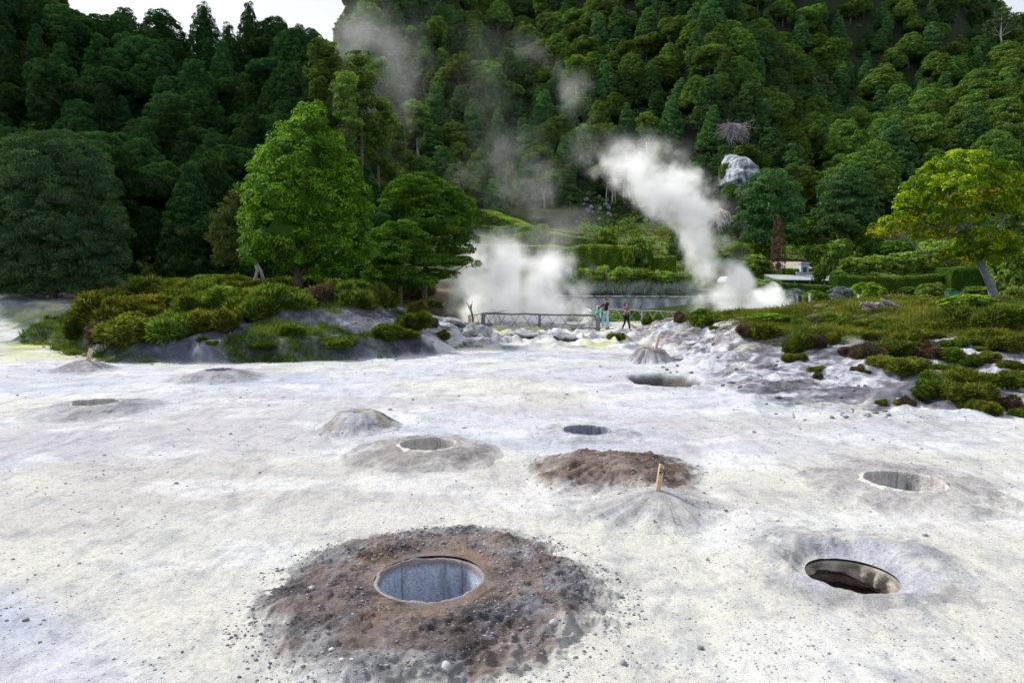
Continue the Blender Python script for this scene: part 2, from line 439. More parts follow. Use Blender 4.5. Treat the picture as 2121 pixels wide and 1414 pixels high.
def ground_material():
    m, nt = newmat('volcanic_ground')
    g = nd(nt, 'ShaderNodeNewGeometry'); P = g.outputs['Position']
    a = attr(nt, 'tint'); rg = attr(nt, 'var')       # var: how loose and lumpy the soil is
    def noise(sc, det, vec=None, rough=.55):
        n = nd(nt, 'ShaderNodeTexNoise'); n.inputs['Scale'].default_value = sc; n.inputs['Detail'].default_value = det
        n.inputs['Roughness'].default_value = rough; lk(nt, vec or P, n.inputs['Vector']); return n.outputs[0]
    mp = nd(nt, 'ShaderNodeMapping'); mp.inputs['Scale'].default_value = (1, .35, 1); mp.inputs['Rotation'].default_value = (0, 0, 1.25); lk(nt, P, mp.inputs[0])
    n1 = noise(9, 9, None, .75); n2 = noise(38, 8, None, .8); n3 = noise(3.2, 7, mp.outputs[0], .7)
    f1 = ramp(nt, n1, [(.34, (.62, .64, .70)), (.48, (.97, .97, .98)), (.68, (1.14, 1.12, 1.06))]).outputs[0]
    f2 = ramp(nt, n2, [(.34, (.50, .52, .57)), (.48, (.95, .95, .97)), (.66, (1.18, 1.18, 1.16))]).outputs[0]
    f3 = ramp(nt, n3, [(.36, (.74, .76, .80)), (.5, (1, 1, 1))]).outputs[0]
    c = mixrgb(nt, .75, a.outputs['Color'], f1, 'MULTIPLY')
    c = mixrgb(nt, .7, c, f2, 'MULTIPLY'); c = mixrgb(nt, .9, c, f3, 'MULTIPLY')
    n8 = noise(1.7, 10, None, .72)
    f8 = ramp(nt, n8, [(.40, (.30, .31, .36)), (.50, (.85, .85, .88)), (.62, (1.12, 1.12, 1.12))]).outputs[0]
    c = mixrgb(nt, mth(nt, 'MULTIPLY', mth(nt, 'SUBTRACT', rg.outputs['Fac'], .15), .95, clamp=True), c, mixrgb(nt, 1.0, c, f8, 'MULTIPLY'))
    mps = nd(nt, 'ShaderNodeMapping'); mps.inputs['Scale'].default_value = (.9, .9, 9.0); lk(nt, P, mps.inputs[0])
    n9 = noise(1.6, 8, mps.outputs[0], .65); f9 = ramp(nt, n9, [(.42, (.34, .35, .40)), (.50, (.9, .9, .92)), (.56, (1.08, 1.08, 1.08))]).outputs[0]
    bk = mth(nt, 'MULTIPLY', mth(nt, 'SUBTRACT', attr(nt, 'strata').outputs['Fac'], 0.0), .75, clamp=True)
    c = mixrgb(nt, bk, c, mixrgb(nt, 1.0, c, f9, 'MULTIPLY'))
    # small dark and pale grit
    def grit(sc, thr, seed):
        v = nd(nt, 'ShaderNodeTexVoronoi'); v.inputs['Scale'].default_value = sc
        mpv = nd(nt, 'ShaderNodeMapping'); mpv.inputs['Location'].default_value = (seed, seed * 2, 0); lk(nt, P, mpv.inputs[0]); lk(nt, mpv.outputs[0], v.inputs['Vector'])
        on = mth(nt, 'GREATER_THAN', nd_sep(nt, v.outputs['Color'], 0), thr)
        d = mth(nt, 'SUBTRACT', 1.0, mth(nt, 'MULTIPLY', v.outputs['Distance'], 3.0), clamp=True)
        return mth(nt, 'MULTIPLY', on, mth(nt, 'MULTIPLY', d, 2.2, clamp=True), clamp=True), v
    g1, v1 = grit(26, .82, 3.3); g2, v2 = grit(60, .7, 9.1)
    c = mixrgb(nt, mth(nt, 'MULTIPLY', g1, .75), c, (.26, .27, .31))
    c = mixrgb(nt, mth(nt, 'MULTIPLY', g2, .6), c, (.30, .31, .34))
    h = mth(nt, 'ADD', mth(nt, 'MULTIPLY', n1, .35), mth(nt, 'MULTIPLY', n2, .20))
    h = mth(nt, 'ADD', h, mth(nt, 'MULTIPLY', n3, .55))
    h = mth(nt, 'ADD', h, mth(nt, 'MULTIPLY', g1, .25)); h = mth(nt, 'ADD', h, mth(nt, 'MULTIPLY', g2, .12))
    n5 = noise(75, 6, None, .75); n6 = noise(2.4, 9, None, .6)
    h = mth(nt, 'ADD', h, mth(nt, 'MULTIPLY', mth(nt, 'MULTIPLY', n5, rg.outputs['Fac']), .45))
    h = mth(nt, 'ADD', h, mth(nt, 'MULTIPLY', mth(nt, 'MULTIPLY', n9, bk), 1.6))
    h = mth(nt, 'ADD', h, mth(nt, 'MULTIPLY', mth(nt, 'MULTIPLY', n6, rg.outputs['Fac']), 1.8))
    b = nd(nt, 'ShaderNodeBump'); b.inputs['Distance'].default_value = .06; b.inputs['Strength'].default_value = .75; lk(nt, h, b.inputs['Height'])
    p = nd(nt, 'ShaderNodeBsdfPrincipled'); p.inputs['Roughness'].default_value = .95; p.inputs['Specular IOR Level'].default_value = .12
    lk(nt, c, p.inputs['Base Color']); lk(nt, b.outputs[0], p.inputs['Normal'])
    o = nd(nt, 'ShaderNodeOutputMaterial'); lk(nt, p.outputs[0], o.inputs[0])
    return m
def nd_sep(nt, col, i):
    n = nd(nt, 'ShaderNodeSeparateColor'); lk(nt, col, n.inputs[0]); return n.outputs[i]

M = {}
M['ground'] = ground_material()
M['bark'] = surf('bark', (.05, .04, .035), (.16, .13, .11), 9, .9, .6, 30, (3, 3, .6))
M['pale_bark'] = surf('pale_bark', (.30, .29, .27), (.55, .53, .50), 7, .85, .4, 30, (3, 3, .6))
M['grey_wood'] = surf('grey_wood', (.10, .115, .145), (.26, .28, .33), 12, .85, .5, 40, (4, 4, .7))
M['pale_wood'] = surf('pale_wood', (.42, .30, .18), (.66, .52, .36), 10, .7, .3, 40, (5, 5, .6))
M['dead'] = surf('dead_wood', (.16, .15, .17), (.34, .32, .35), 8, .9, .3, 30)
M['concrete'] = surf('stained_concrete', (.20, .22, .26), (.42, .45, .50), 1.3, .9, .5, 14, (1, 1, .35), 8, c3=(.10, .10, .11))
M['pale_rock'] = surf('pale_rock', (.13, .14, .165), (.36, .38, .40), 3.2, .95, 1.0, 9, (1, 1, 1.3), 9, c3=(.40, .40, .29))
M['stone'] = surf('stone', (.26, .27, .30), (.50, .50, .53), 20, .9, .6, 90)
M['white_rock'] = surf('white_rock', (.06, .07, .085), (.38, .42, .49), 1.5, .9, 1.0, 5, (1, 1, .8), 9, c3=(.48, .52, .60))
# foliage
M['f_cedar'] = leafmat('cedar_foliage', (.026, .062, .026), (.060, .135, .048), (.130, .230, .072), .34)
M['f_broad'] = leafmat('broadleaf_foliage', (.038, .074, .020), (.090, .165, .036), (.210, .310, .066), .38)
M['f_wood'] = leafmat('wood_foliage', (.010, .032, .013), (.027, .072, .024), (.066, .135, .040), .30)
M['f_bright'] = leafmat('bright_foliage', (.024, .070, .008), (.080, .195, .014), (.230, .430, .030), .46, rand=0)
M['f_mid'] = leafmat('mid_foliage', (.028, .070, .012), (.070, .160, .022), (.150, .280, .036), .42, rand=0)
M['f_teal'] = leafmat('teal_foliage', (.024, .058, .030), (.054, .112, .050), (.120, .195, .080), .30, rand=0)
M['f_gold'] = leafmat('golden_foliage', (.050, .120, .008), (.165, .290, .012), (.440, .530, .022), .48, rand=0)
M['f_orange'] = leafmat('orange_foliage', (.200, .220, .010), (.420, .360, .020), (.600, .300, .020), .45, extra=(.30, .40, .02), rand=0)
M['f_dull'] = leafmat('dull_olive_foliage', (.035, .050, .018), (.070, .095, .030), (.120, .150, .045), .3, rand=0)
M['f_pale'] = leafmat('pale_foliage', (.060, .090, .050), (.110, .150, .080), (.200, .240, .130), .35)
M['f_rust'] = leafmat('rust_foliage', (.060, .036, .028), (.125, .075, .058), (.200, .125, .100), .25, rand=0)
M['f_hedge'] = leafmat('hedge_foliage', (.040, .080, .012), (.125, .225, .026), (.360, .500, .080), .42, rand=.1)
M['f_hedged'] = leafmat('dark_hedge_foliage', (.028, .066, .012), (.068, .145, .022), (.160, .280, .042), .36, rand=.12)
M['f_garden'] = leafmat('garden_foliage', (.055, .100, .020), (.145, .235, .042), (.290, .400, .090), .42, rand=.3)
M['f_olive'] = leafmat('olive_heath', (.050, .066, .012), (.125, .148, .024), (.255, .270, .050), .34, rand=.15)
M['f_heath'] = leafmat('green_heath', (.032, .060, .012), (.080, .130, .022), (.170, .230, .040), .34, rand=.15)
M['f_brown'] = leafmat('brown_heath', (.060, .040, .034), (.115, .080, .068), (.170, .140, .085), .22, rand=.15)
M['f_grass'] = leafmat('grass_blades', (.045, .085, .018), (.085, .150, .028), (.170, .230, .050), .35, rand=0)
M['f_straw'] = leafmat('straw', (.20, .17, .07), (.32, .27, .13), (.45, .38, .20), .3, rand=0)
M['f_blue'] = leafmat('grey_blue_leaves', (.09, .12, .13), (.16, .20, .22), (.26, .31, .33), .3, rand=0)

# ------------------------------------------------------------------ ground sheet
def build_ground():
    ya = -3.0; ext = 1.2
    d = np.concatenate([np.geomspace(3.4, 56, 660), np.geomspace(56.4, 640, 190)])
    a = np.linspace(-ext, ext, 900)
    D, A = np.meshgrid(d, a, indexing='ij'); X = A * D; Y = ya + D
    Z = H(X, Y)
    for k, (px, py, R, Ra, h) in PITS.items():
        r = np.hypot(X - px, Y - py); Z = np.where(r < R + .16, Z - 1.7, Z)
    C = ground_color(X, Y)
    mb = MB()
    dr = polysd(X, Y, POLY_R); dl = polysd(X, Y, POLY_L)
    loose = np.clip(.15 + .85 * sm(0, .8, dr) + .85 * sm(0, .8, dl), 0, 1)
    mb.add(np.stack([X, Y, Z], -1), grid_faces(len(d), len(a))[:, ::-1], loose.ravel())
    o = mb.build('ground', M['ground'], smooth=True, color=C.reshape(-1, 3))
    at_ = o.data.attributes.new('strata', 'FLOAT', 'POINT')
    sv = np.maximum(sm(-.3, .6, dr) * (1 - sm(15, 22, X)), sm(.2, 1, dl) * .6) * sm(.40, .52, fbm(X / 2.2, Y / 2.2, 311, 3)); at_.data.foreach_set('value', sv.astype(np.float32).ravel())
    tag(o, kind='structure')
build_ground()

def soil_patch(name, x0, y0, r0, Rfun, hfun, colfun, parent=None, nth=260, nr=80, loose=.6, pw=1.0):
    """polar sheet following the ground, raised by hfun(t,th,X,Y) and tinted by colfun; t = 0 at r0, 1 at the rim of the patch"""
    th = np.arange(nth) * 2 * PI / nth; t = np.linspace(0, 1, nr) ** pw
    T, TH = np.meshgrid(t, th, indexing='ij'); RR = Rfun(TH); R = r0 + (RR - r0) * T
    X = x0 + R * np.cos(TH); Y = y0 + R * np.sin(TH)
    base = H(X, Y); hh = hfun(T, TH, X, Y, R)
    Z = base + hh + .007 * (1 - T) - .012 * sm(.88, 1.0, T)
    C0 = ground_color(X, Y); c, m = colfun(T, TH, X, Y, C0, hh); c = np.where(c > .22, .22 + (c - .22) * .60, c)
    m = (m * (1 - sm(.80, .97, T)))[..., None]
    C = C0 * (1 - m) + c * m
    mb = MB(); ox = np.array([x0, y0, 0])
    L = np.broadcast_to(loose, T.shape) * (1 - sm(.7, .97, T)) + .15
    f = grid_faces(nr, nth, True)
    mb.add(np.stack([X, Y, Z], -1).reshape(-1, 3) - ox, f, L.ravel())
    if r0 < .02: pass
    o = mb.build(name, M['ground'], parent, smooth=True, color=C.reshape(-1, 3))
    return o
STONES = []      # (x, y, z, r) loose stones of the aprons

def concrete_wall(name, parent, R, ztop, depth, mat, seed=0, n=96):
    mb = MB(); th = np.arange(n) * 2 * PI / n
    zs = np.array([ztop - .06, ztop + .004, ztop + .010, ztop, ztop - .03, -.15, -.4, -depth])
    rs = np.array([R + .15, R + .026, R + .010, R, R - .006, R - .004, R, R + .01])
    Zg, TH = np.meshgrid(zs, th, indexing='ij'); RS = rs[:, None] + 0 * TH
    w = (fbm(np.cos(TH) * 3 + seed, np.sin(TH) * 3 + Zg * 2, seed, 3) - .5)
    RS = RS + w * .06 * (.4 + .6 * (Zg > ztop - .05)); Zg = Zg + np.where(Zg > ztop - .01, (fbm(np.cos(TH) * 5, np.sin(TH) * 5, seed + 7, 3) - .5) * .035, 0)
    mb.add(np.stack([RS * np.cos(TH), RS * np.sin(TH), Zg], -1).reshape(-1, 3), grid_faces(len(zs), n, True)[:, ::-1])
    return mb.build(name, mat, parent, smooth=True)
def disc(name, parent, R, z, mat, n=40):
    mb = MB(); th = np.arange(n) * 2 * PI / n
    mb.add(np.stack([R * np.cos(th), R * np.sin(th), z + 0 * th], -1), np.arange(n)[None])
    return mb.build(name, mat, parent)

def pit_wall_mat(name, top, mid, streak, blotch=True, lipk=.75):
    m, nt = newmat(name)
    tc = nd(nt, 'ShaderNodeTexCoord'); P = tc.outputs['Object']
    mp = nd(nt, 'ShaderNodeMapping'); mp.inputs['Scale'].default_value = (4, 4, .8); lk(nt, P, mp.inputs[0])
    n = nd(nt, 'ShaderNodeTexNoise'); n.inputs['Scale'].default_value = 2.2; n.inputs['Detail'].default_value = 8; lk(nt, mp.outputs[0], n.inputs['Vector'])
    n2 = nd(nt, 'ShaderNodeTexNoise'); n2.inputs['Scale'].default_value = 45; n2.inputs['Detail'].default_value = 5; lk(nt, P, n2.inputs['Vector'])
    c = ramp(nt, n.outputs[0], [(.32, streak), (.45, mid), (.7, top)]).outputs[0]
    c = mixrgb(nt, .8, c, ramp(nt, n2.outputs[0], [(.35, (.6, .6, .62)), (.6, (1.1, 1.1, 1.1))]).outputs[0], 'MULTIPLY')
    sx = nd(nt, 'ShaderNodeSeparateXYZ'); lk(nt, P, sx.inputs[0])
    # brown soil smeared under the lip, and joints between the segments
    z = mth(nt, 'ADD', sx.outputs[2], mth(nt, 'MULTIPLY', n.outputs[0], .12))
    lip = ramp(nt, mth(nt, 'ADD', z, .0), [(0, (0, 0, 0)), (.06, (0, 0, 0)), (.11, (1, 1, 1))]).outputs[0]
    c = mixrgb(nt, mth(nt, 'MULTIPLY', lip, lipk), c, (.16, .12, .10))
    an = mth(nt, 'ARCTAN2', sx.outputs[1], sx.outputs[0])
    an = mth(nt, 'ADD', an, mth(nt, 'MULTIPLY', n.outputs[0], .12))
    for a0 in (2.35, 1.0) if blotch else (1.3,):
        j = mth(nt, 'SUBTRACT', 1.0, mth(nt, 'MULTIPLY', mth(nt, 'ABSOLUTE', mth(nt, 'SUBTRACT', an, a0)), 28.0), clamp=True)
        c = mixrgb(nt, mth(nt, 'MULTIPLY', j, .65), c, (.09, .085, .085))
    b = nd(nt, 'ShaderNodeBump'); b.inputs['Distance'].default_value = .02; b.inputs['Strength'].default_value = .5; lk(nt, n2.outputs[0], b.inputs['Height'])
    p = nd(nt, 'ShaderNodeBsdfPrincipled'); p.inputs['Roughness'].default_value = .9; p.inputs['Specular IOR Level'].default_value = .2
    lk(nt, c, p.inputs['Base Color']); lk(nt, b.outputs[0], p.inputs['Normal'])
    o = nd(nt, 'ShaderNodeOutputMaterial'); lk(nt, p.outputs[0], o.inputs[0])
    return m
M['pit_blue'] = pit_wall_mat('skylit_concrete', (.50, .56, .66), (.36, .42, .54), (.20, .18, .20))  # blue of the open sky's light put into the wall colours
M['pit_grey'] = pit_wall_mat('grey_concrete', (.66, .64, .60), (.46, .46, .46), (.22, .21, .22), False, .25)
M['pit_dark'] = pit_wall_mat('dark_concrete', (.30, .34, .42), (.20, .23, .30), (.10, .10, .12), False, .2)
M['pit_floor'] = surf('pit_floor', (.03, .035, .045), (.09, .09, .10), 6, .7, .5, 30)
M['pit_earth'] = surf('pit_earth', (.20, .18, .15), (.40, .37, .33), 5, .95, 1.0, 16, c3=(.30, .18, .12))
M['pit_ledge'] = surf('pit_ledge', (.055, .035, .028), (.16, .11, .09), 7, .95, 1.0, 20)

BROWN = np.array([.200, .163, .148]); CLOD = np.array([.28, .27, .29]); GREY = np.array([.40, .38, .37])

def radial_lobes(th, seed, k=2.2, amp=.25):
    return 1 + (fbm(np.cos(th) * k + 7, np.sin(th) * k + seed, seed, 4) - .5) * 2 * amp

def build_pits():
    # ---- A: the big one with dark diggings
    x, y, R, Ra, h = PITS['A']
    e = empty('cooking_pit', (x, y, 0)); z0 = H1(x, y)
    tag(e, 'large round concrete lined cooking pit inside a wide ring of dark brown diggings', 'cooking pit', 'cooking pits dug in the white ground')
    def Rf(th): return (1.46 + .11 * np.cos(th) - .11 * np.sin(th)) * radial_lobes(th, 5, 1.9, .13) + .1
    def hf(t, th, X, Y, r):
        env = 1.0
        rim = .085 * (1 - sm(0, .5, t)) * env
        body = .075 * sm(.05, .35, t) * (1 - sm(.55, 1, t))
        rake = (ridg(X * 1.9 + (fbm(X * 1.5, Y * 1.5, 3, 2) - .5) * 2, Y * 1.9, 11, 4) - .5) * .12 * sm(.08, .3, t) * (1 - sm(.82, 1, t))
        cl = (fbm(X * 12, Y * 12, 13, 5, .65) - .5) * .062 * sm(.05, .2, t) * (1 - sm(.85, 1, t))
        cr = (np.clip(vn(X * 24, Y * 24, 15) - .5, 0, 1)) * .045 * sm(.1, .3, t) * (1 - sm(.85, 1, t)) * sm(.4, .6, fbm(X * 2, Y * 2, 16, 3))
        return np.maximum(rim + body + rake + cl + cr, -.01)
    def cf(t, th, X, Y, C0, hh):
        n = fbm(X * 2.1, Y * 2.1, 17, 4)
        c = mixc(np.zeros(t.shape + (3,)) + BROWN, CLOD, sm(.46, .58, n) * sm(.15, .45, t))
        c = mixc(c, [.24, .17, .13], sm(.5, .65, fbm(X * 3, Y * 3, 18, 3)) * (1 - sm(.3, .6, t)))
        c = mixc(c, [.34, .32, .31], sm(.57, .68, fbm(X * 2.7 + 5, Y * 2.7, 19, 3)) * sm(.55, .8, t) * .8)
        c = mixc(c, [.10, .085, .085], sm(.6, .75, fbm(X * 7, Y * 7, 20, 3)) * .6)
        e_ = sm(.70, .92, t + (fbm(X * 5, Y * 5, 21, 4) - .5) * .55 + (fbm(X * 1.6, Y * 1.6, 22, 3) - .5) * .5)
        return c, .98 * (1 - .85 * e_)
    soil_patch('soil_ring', x, y, R + .035, Rf, hf, cf, e, 520, 150, 1.0).location = (0, 0, 0)
    concrete_wall('pit_lining', e, R, z0 + .094, 1.0, M['pit_blue'], 3)
    disc('pit_floor', e, R + .02, -.95, M['pit_floor'])
    rng = np.random.default_rng(1)
    n = 5500; th = rng.random(n) * 2 * PI; q = rng.random(n) ** .7; Rt = Rf(th)
    rr = R + .1 + (Rt - R) * q * .98; px, py = x + rr * np.cos(th), y + rr * np.sin(th)
    keep = (fbm(px * 2.1, py * 2.1, 17, 4) > .46) | (rng.random(n) > .7)
    hz = hf((rr - R) / (Rt - R), th, px, py, rr) + H(px, py)
    rs = .0035 + .010 * rng.random(n) ** 3 + (rng.random(n) < .012) * .012
    STONES.extend(np.stack([px, py, hz, rs], 1)[keep].tolist())
    # ---- C D E: rings of concrete with low pale aprons
    def apron(k, label, lift, col, colf, wall, seed, floor=True, loose=.5, depth=.9):
        x, y, R, Ra, h = PITS[k]; e = empty('cooking_pit', (x, y, 0)); z0 = H1(x, y)
        tag(e, label, 'cooking pit', 'cooking pits dug in the white ground')
        def Rf(th): return Ra * radial_lobes(th, seed, 1.8, .16)
        def hf(t, th, X, Y, r):
            body = h * (1 - sm(.05, 1, t) ** .8)
            rk = (ridg(X * 1.6, Y * 1.6, seed + 1, 4) - .5) * .12 * lift * sm(.1, .4, t) * (1 - sm(.75, 1, t))
            cl = (fbm(X * 8, Y * 8, seed + 2, 3) - .5) * .025 * (1 - sm(.8, 1, t))
            return body + rk + cl
        def cf(t, th, X, Y, C0, hh):
            n = fbm(X * 1.8, Y * 1.8, seed + 3, 4)
            c = mixc(np.zeros(t.shape + (3,)) + np.array(col), colf, sm(.45, .6, n))
            return c, .9 * (1 - .5 * sm(.3, .8, t + (n - .5)))
        soil_patch('soil_ring', x, y, R + .03, Rf, hf, cf, e, 300, 70, loose)
        concrete_wall('pit_lining', e, R, z0 + h + .012, depth, wall, seed)
        disc('pit_floor', e, R + .02, -depth + .05, M['pit_floor'])
    apron('C', 'concrete pit with rusty speckled wall and low pinkish grey apron near the terrace slope', 1, (.44, .41, .42), (.52, .50, .48), M['pit_grey'], 31)
    apron('D', 'mid sized concrete pit in a raked brownish grey apron behind the big dark pit', 1, (.29, .26, .25), (.40, .37, .36), M['pit_grey'], 41)
    apron('E', 'small blue grey pit with a vertical crack and flush whitish apron beyond the brown heap', .4, (.50, .53, .58), (.60, .62, .63), M['pit_dark'], 51)
    apron('F', 'distant shallow pit on a flat grey swelling at the far side of the field', .3, (.33, .34, .38), (.46, .46, .48), M['pit_grey'], 61)
    apron('G', 'tiny dark pit opening on top of a smooth grey mound before the shrub bank', .2, (.30, .30, .33), (.40, .40, .42), M['pit_dark'], 71)
    # ---- B: unlined pit
    x, y, R, Ra, h = PITS['B']; e = empty('cooking_pit', (x, y, 0))
    tag(e, 'unlined round pit with eroded whitish walls and a brown ledge inside', 'cooking pit', 'cooking pits dug in the white ground')
    def Rf(th): return 1.12 * radial_lobes(th, 81, 1.5, .24)
    def hf(t, th, X, Y, r):
        fun = -.10 * (1 - sm(0, .32, t)) + .03 * np.exp(-((t - .42) / .18) ** 2)
        return fun + (fbm(X * 6, Y * 6, 83, 4) - .5) * .05 * (1 - sm(.8, 1, t)) * sm(0, .12, t) + (ridg(X * 3, Y * 3, 84, 3) - .5) * .04 * sm(.1, .3, t) * (1 - sm(.75, 1, t))
    def cf(t, th, X, Y, C0, hh):
        c = np.zeros(t.shape + (3,)) + np.array([.55, .58, .68]); c = mixc(c, [.68, .67, .62], sm(.45, .6, fbm(X * 2, Y * 2, 85, 4)))
        return c, .7 * (1 - sm(.25, .75, t + (fbm(X * 3, Y * 3, 86, 4) - .5) * .8))
    soil_patch('crater_rim', x, y, R * .98, Rf, hf, cf, e, 300, 80, .5)
    mb = MB(); n = 90; th = np.arange(n) * 2 * PI / n; z0 = H1(x, y)
    zs = z0 + np.linspace(-.105, -.24, 9); rs = R * np.array([.99, .97, .965, .97, .975, .965, .96, .97, .97])
    Zg, TH = np.meshgrid(zs, th, indexing='ij'); RS = rs[:, None] + (fbm(np.cos(TH) * 4, np.sin(TH) * 4 + Zg * 6, 88, 4) - .5) * .10 * sm(0, .08, z0 - Zg - .10)
    Zg = Zg - .05 * sm(-.19, -.24, Zg - z0) * np.sin(TH * 2 + 1)
    mb.add(np.stack([RS * np.cos(TH), RS * np.sin(TH), Zg], -1).reshape(-1, 3), grid_faces(9, n, True)[:, ::-1])
    mb.build('earth_wall', M['pit_earth'], e, smooth=True)
    mb = MB(); zs = np.array([-.20, -.27, -.29, -.36, -.50, -.9]); rs = R * np.array([1.02, .91, 1.03, 1.08, 1.05, .9])
    Zg, TH = np.meshgrid(zs, th, indexing='ij'); RS = rs[:, None] + (fbm(np.cos(TH) * 5, np.sin(TH) * 5 + Zg * 9, 89, 4) - .5) * .10
    mb.add(np.stack([RS * np.cos(TH), RS * np.sin(TH), Zg], -1).reshape(-1, 3), grid_faces(6, n, True)[:, ::-1])
    mb.build('ledge', M['pit_ledge'], e, smooth=True)
    disc('pit_floor', e, R, -.85, M['pit_floor'])
build_pits()

def mound(label, u, v, R, h, prof, col, col2, seed, rid=.04, cl=.02, Y=None, loose=.7, amp=.12, stones=0, ell=1.0):
    x, y = G(u, v)
    def Rf(th): return R * radial_lobes(th, seed, 2.4, amp * 1.7) * (1 + (ell - 1) * np.abs(np.cos(th)))
    def hf(t, th, X, Y, r):
        g = (ridg(np.cos(th) * 2.2 + t * .6 + seed, np.sin(th) * 2.2, seed + 1, 3) - .5) * rid * 2 * sm(.15, .65, t) * (1 - sm(.75, 1, t))
        c = (fbm(X * 9, Y * 9, seed + 2, 4) - .5) * cl * 2 * (1 - sm(.85, 1, t))
        return h * prof(t) + g + c
    def cf(t, th, X, Y, C0, hh):
        n = fbm(X * 2.2, Y * 2.2, seed + 3, 4)
        c = mixc(np.zeros(t.shape + (3,)) + np.array(col), col2, sm(.42, .6, n))
        return c, .95 * (1 - .75 * sm(.55, .92, t + (n - .5) * .6 + (fbm(X * 7, Y * 7, seed + 9, 3) - .5) * .5))
    o = soil_patch('mound', x, y, .001, Rf, hf, cf, None, 260, 80, loose)
    o.location = (x, y, 0)
    tag(o, label, 'mound', 'soil mounds over buried pots')
    rng = np.random.default_rng(seed)
    if stones:
        th = rng.random(stones) * 2 * PI; t = rng.random(stones) ** .6 * .98; rr = Rf(th) * t; px, py = x + rr * np.cos(th), y + rr * np.sin(th)
        STONES.extend(np.stack([px, py, H(px, py) + hf(t, th, px, py, rr), .004 + .016 * rng.random(stones) ** 4], 1).tolist())
    return x, y, H1(x, y) + h
dome = lambda t: (1 - t ** 1.6) ** 1.25
cone = lambda t: (.45 * (1 - sm(0, 1, t)) + .55 * np.clip(1 - t, 0, 1) ** 1.5) * (1 - .12 * np.exp(-(t / .15) ** 2))
def trunc(t): return (1 - sm(.30, 1.0, t)) * (.95 - .12 * np.exp(-(t / .25) ** 2))
MX = {}
MX['brown'] = mound('broad heap of dark brown soil behind the numbered stake', 1268, 984, 1.22, .26, dome, (.155, .105, .080), (.215, .170, .145), 201, .075, .045, stones=700, ell=1.1)
MX['white'] = mound('smooth pale grey conical mound with a numbered stake standing on its top', 1360, 1056, .95, .27, cone, (.50, .49, .48), (.42, .43, .46), 211, .035, .008, loose=.25, stones=120)
MX['trunc'] = mound('flat topped tan and grey mound behind the raked pit', 742, 884, .86, .30, trunc, (.46, .42, .33), (.54, .55, .56), 221, .02, .02, stones=60)
MX['stake'] = mound('low grey mound with a slim pale stake before the green verge', 175, 766, 1.2, .36, cone, (.27, .26, .28), (.38, .36, .36), 231, .03, .015)
MX['scarp'] = mound('steep brownish grey mound at the foot of the striped rock scarp', 1348, 750, .88, .50, trunc, (.24, .205, .20), (.36, .31, .28), 241, .03, .02)
MX['faint'] = mound('faint low grey hummock on the white field before the fence', 985, 702, 1.5, .10, dome, (.38, .38, .40), (.5, .5, .5), 251, .01, .02)

# ------------------------------------------------------------------ stakes, wire, stones
def stake(label, x, y, z, w, d, hgt, lean, writing=False, rz=.35, mat='pale_wood'):
    e = empty('stake', (x, y, z - .12)); tag(e, label, 'stake', 'wooden stakes marking the mounds')
    R = (Matrix.Rotation(lean, 3, 'Y') @ Matrix.Rotation(rz, 3, 'Z'))
    mb = MB(); H_ = hgt + .12
    c = np.array([[-w / 2, -d / 2], [w / 2, -d / 2], [w / 2, d / 2], [-w / 2, d / 2]])
    V = []
    for z_, k in ((0, .8), (.02, 1), (H_ * .5, 1), (H_ - .008, 1), (H_, .88)):
        for q in c:
            zz = z_ + (0 if z_ < H_ - .02 else -q[0] * .35)
            V.append(R @ Vector((q[0] * k, q[1] * k, zz)))
    f = [grid_faces(5, 4, True), np.array([[3, 2, 1, 0]]), np.array([[16, 17, 18, 19]])]
    mb.add(np.array([list(v) for v in V]), f); mb.build('board', M[mat], e)
    if writing:
        mk = MB(); zc = H_ - .085; yy = -d / 2 - .0012
        strokes = [[(-.026, .026), (-.021, .034), (-.023, 0), (-.026, -.030)],
                   [(-.021, .024), (-.010, .040), (.004, .036), (.008, .022), (.002, .004), (-.010, -.012), (-.006, -.016), (.002, -.022), (.010, -.030)],
                   [(-.010, -.012), (-.013, -.004), (-.007, .004)],
                   [(.009, .030), (.024, .030), (.019, .010), (.015, -.012)]]
        for s in strokes:
            tube(mk, [R @ Vector((a, yy, zc + b * 1.15)) for a, b in s], .0042, 5)
        ink = surf('blue_ink', (.006, .015, .04), (.01, .025, .06), 30, .6, 0, 10)
        mk.build('writing', ink, e)
    return e
x, y, z = MX['white']
mz = z
SX, SY = x - .01, y - .02
stake('tan wooden stake with the number 127 in blue ink on the pale mound', SX, SY, z - .02, .058, .028, .29, .14, True, .25)
# wire loops over the mound
mb = MB()
P = [G(1303, 1010, mz - .02), G(1307, 1000, mz), G(1312, 0 + 995, mz)]
def wl(pts):
    out = []
    for u, v in pts:
        p = at(u, v, SY - .03); out.append(p)
    # smooth
    q = []
    for i in range(len(out) - 1):
        a = out[max(i - 1, 0)]; b = out[i]; c = out[i + 1]; d = out[min(i + 2, len(out) - 1)]
        for k in range(5):
            t = k / 5
            q.append(.5 * ((2 * b) + (c - a) * t + (2 * a - 5 * b + 4 * c - d) * t * t + (3 * b - a - 3 * c + d) * t ** 3))
    q.append(out[-1]); return q
tube(mb, wl([(1302, 1016), (1305, 1004), (1310, 997), (1317, 998), (1323, 1005), (1328, 1010), (1333, 1006), (1337, 1005), (1342, 1012), (1350, 1012), (1353, 1010), (1358, 1001), (1363, 994), (1369, 993), (1371, 1000), (1372, 1008), (1380, 1014)]), .0032, 6)
wire = surf('wire', (.60, .52, .45), (.75, .68, .60), 20, .5, .1, 30)
tag(mb.build('wire_loop', wire, smooth=True), 'pale wire bent in loops round the foot of the numbered stake', 'wire')
x, y, z = MX['stake']; stake('slim pale stake leaning on the low grey mound by the verge', x + .1, y, z - .05, .12, .05, .36, .28, False, .3)
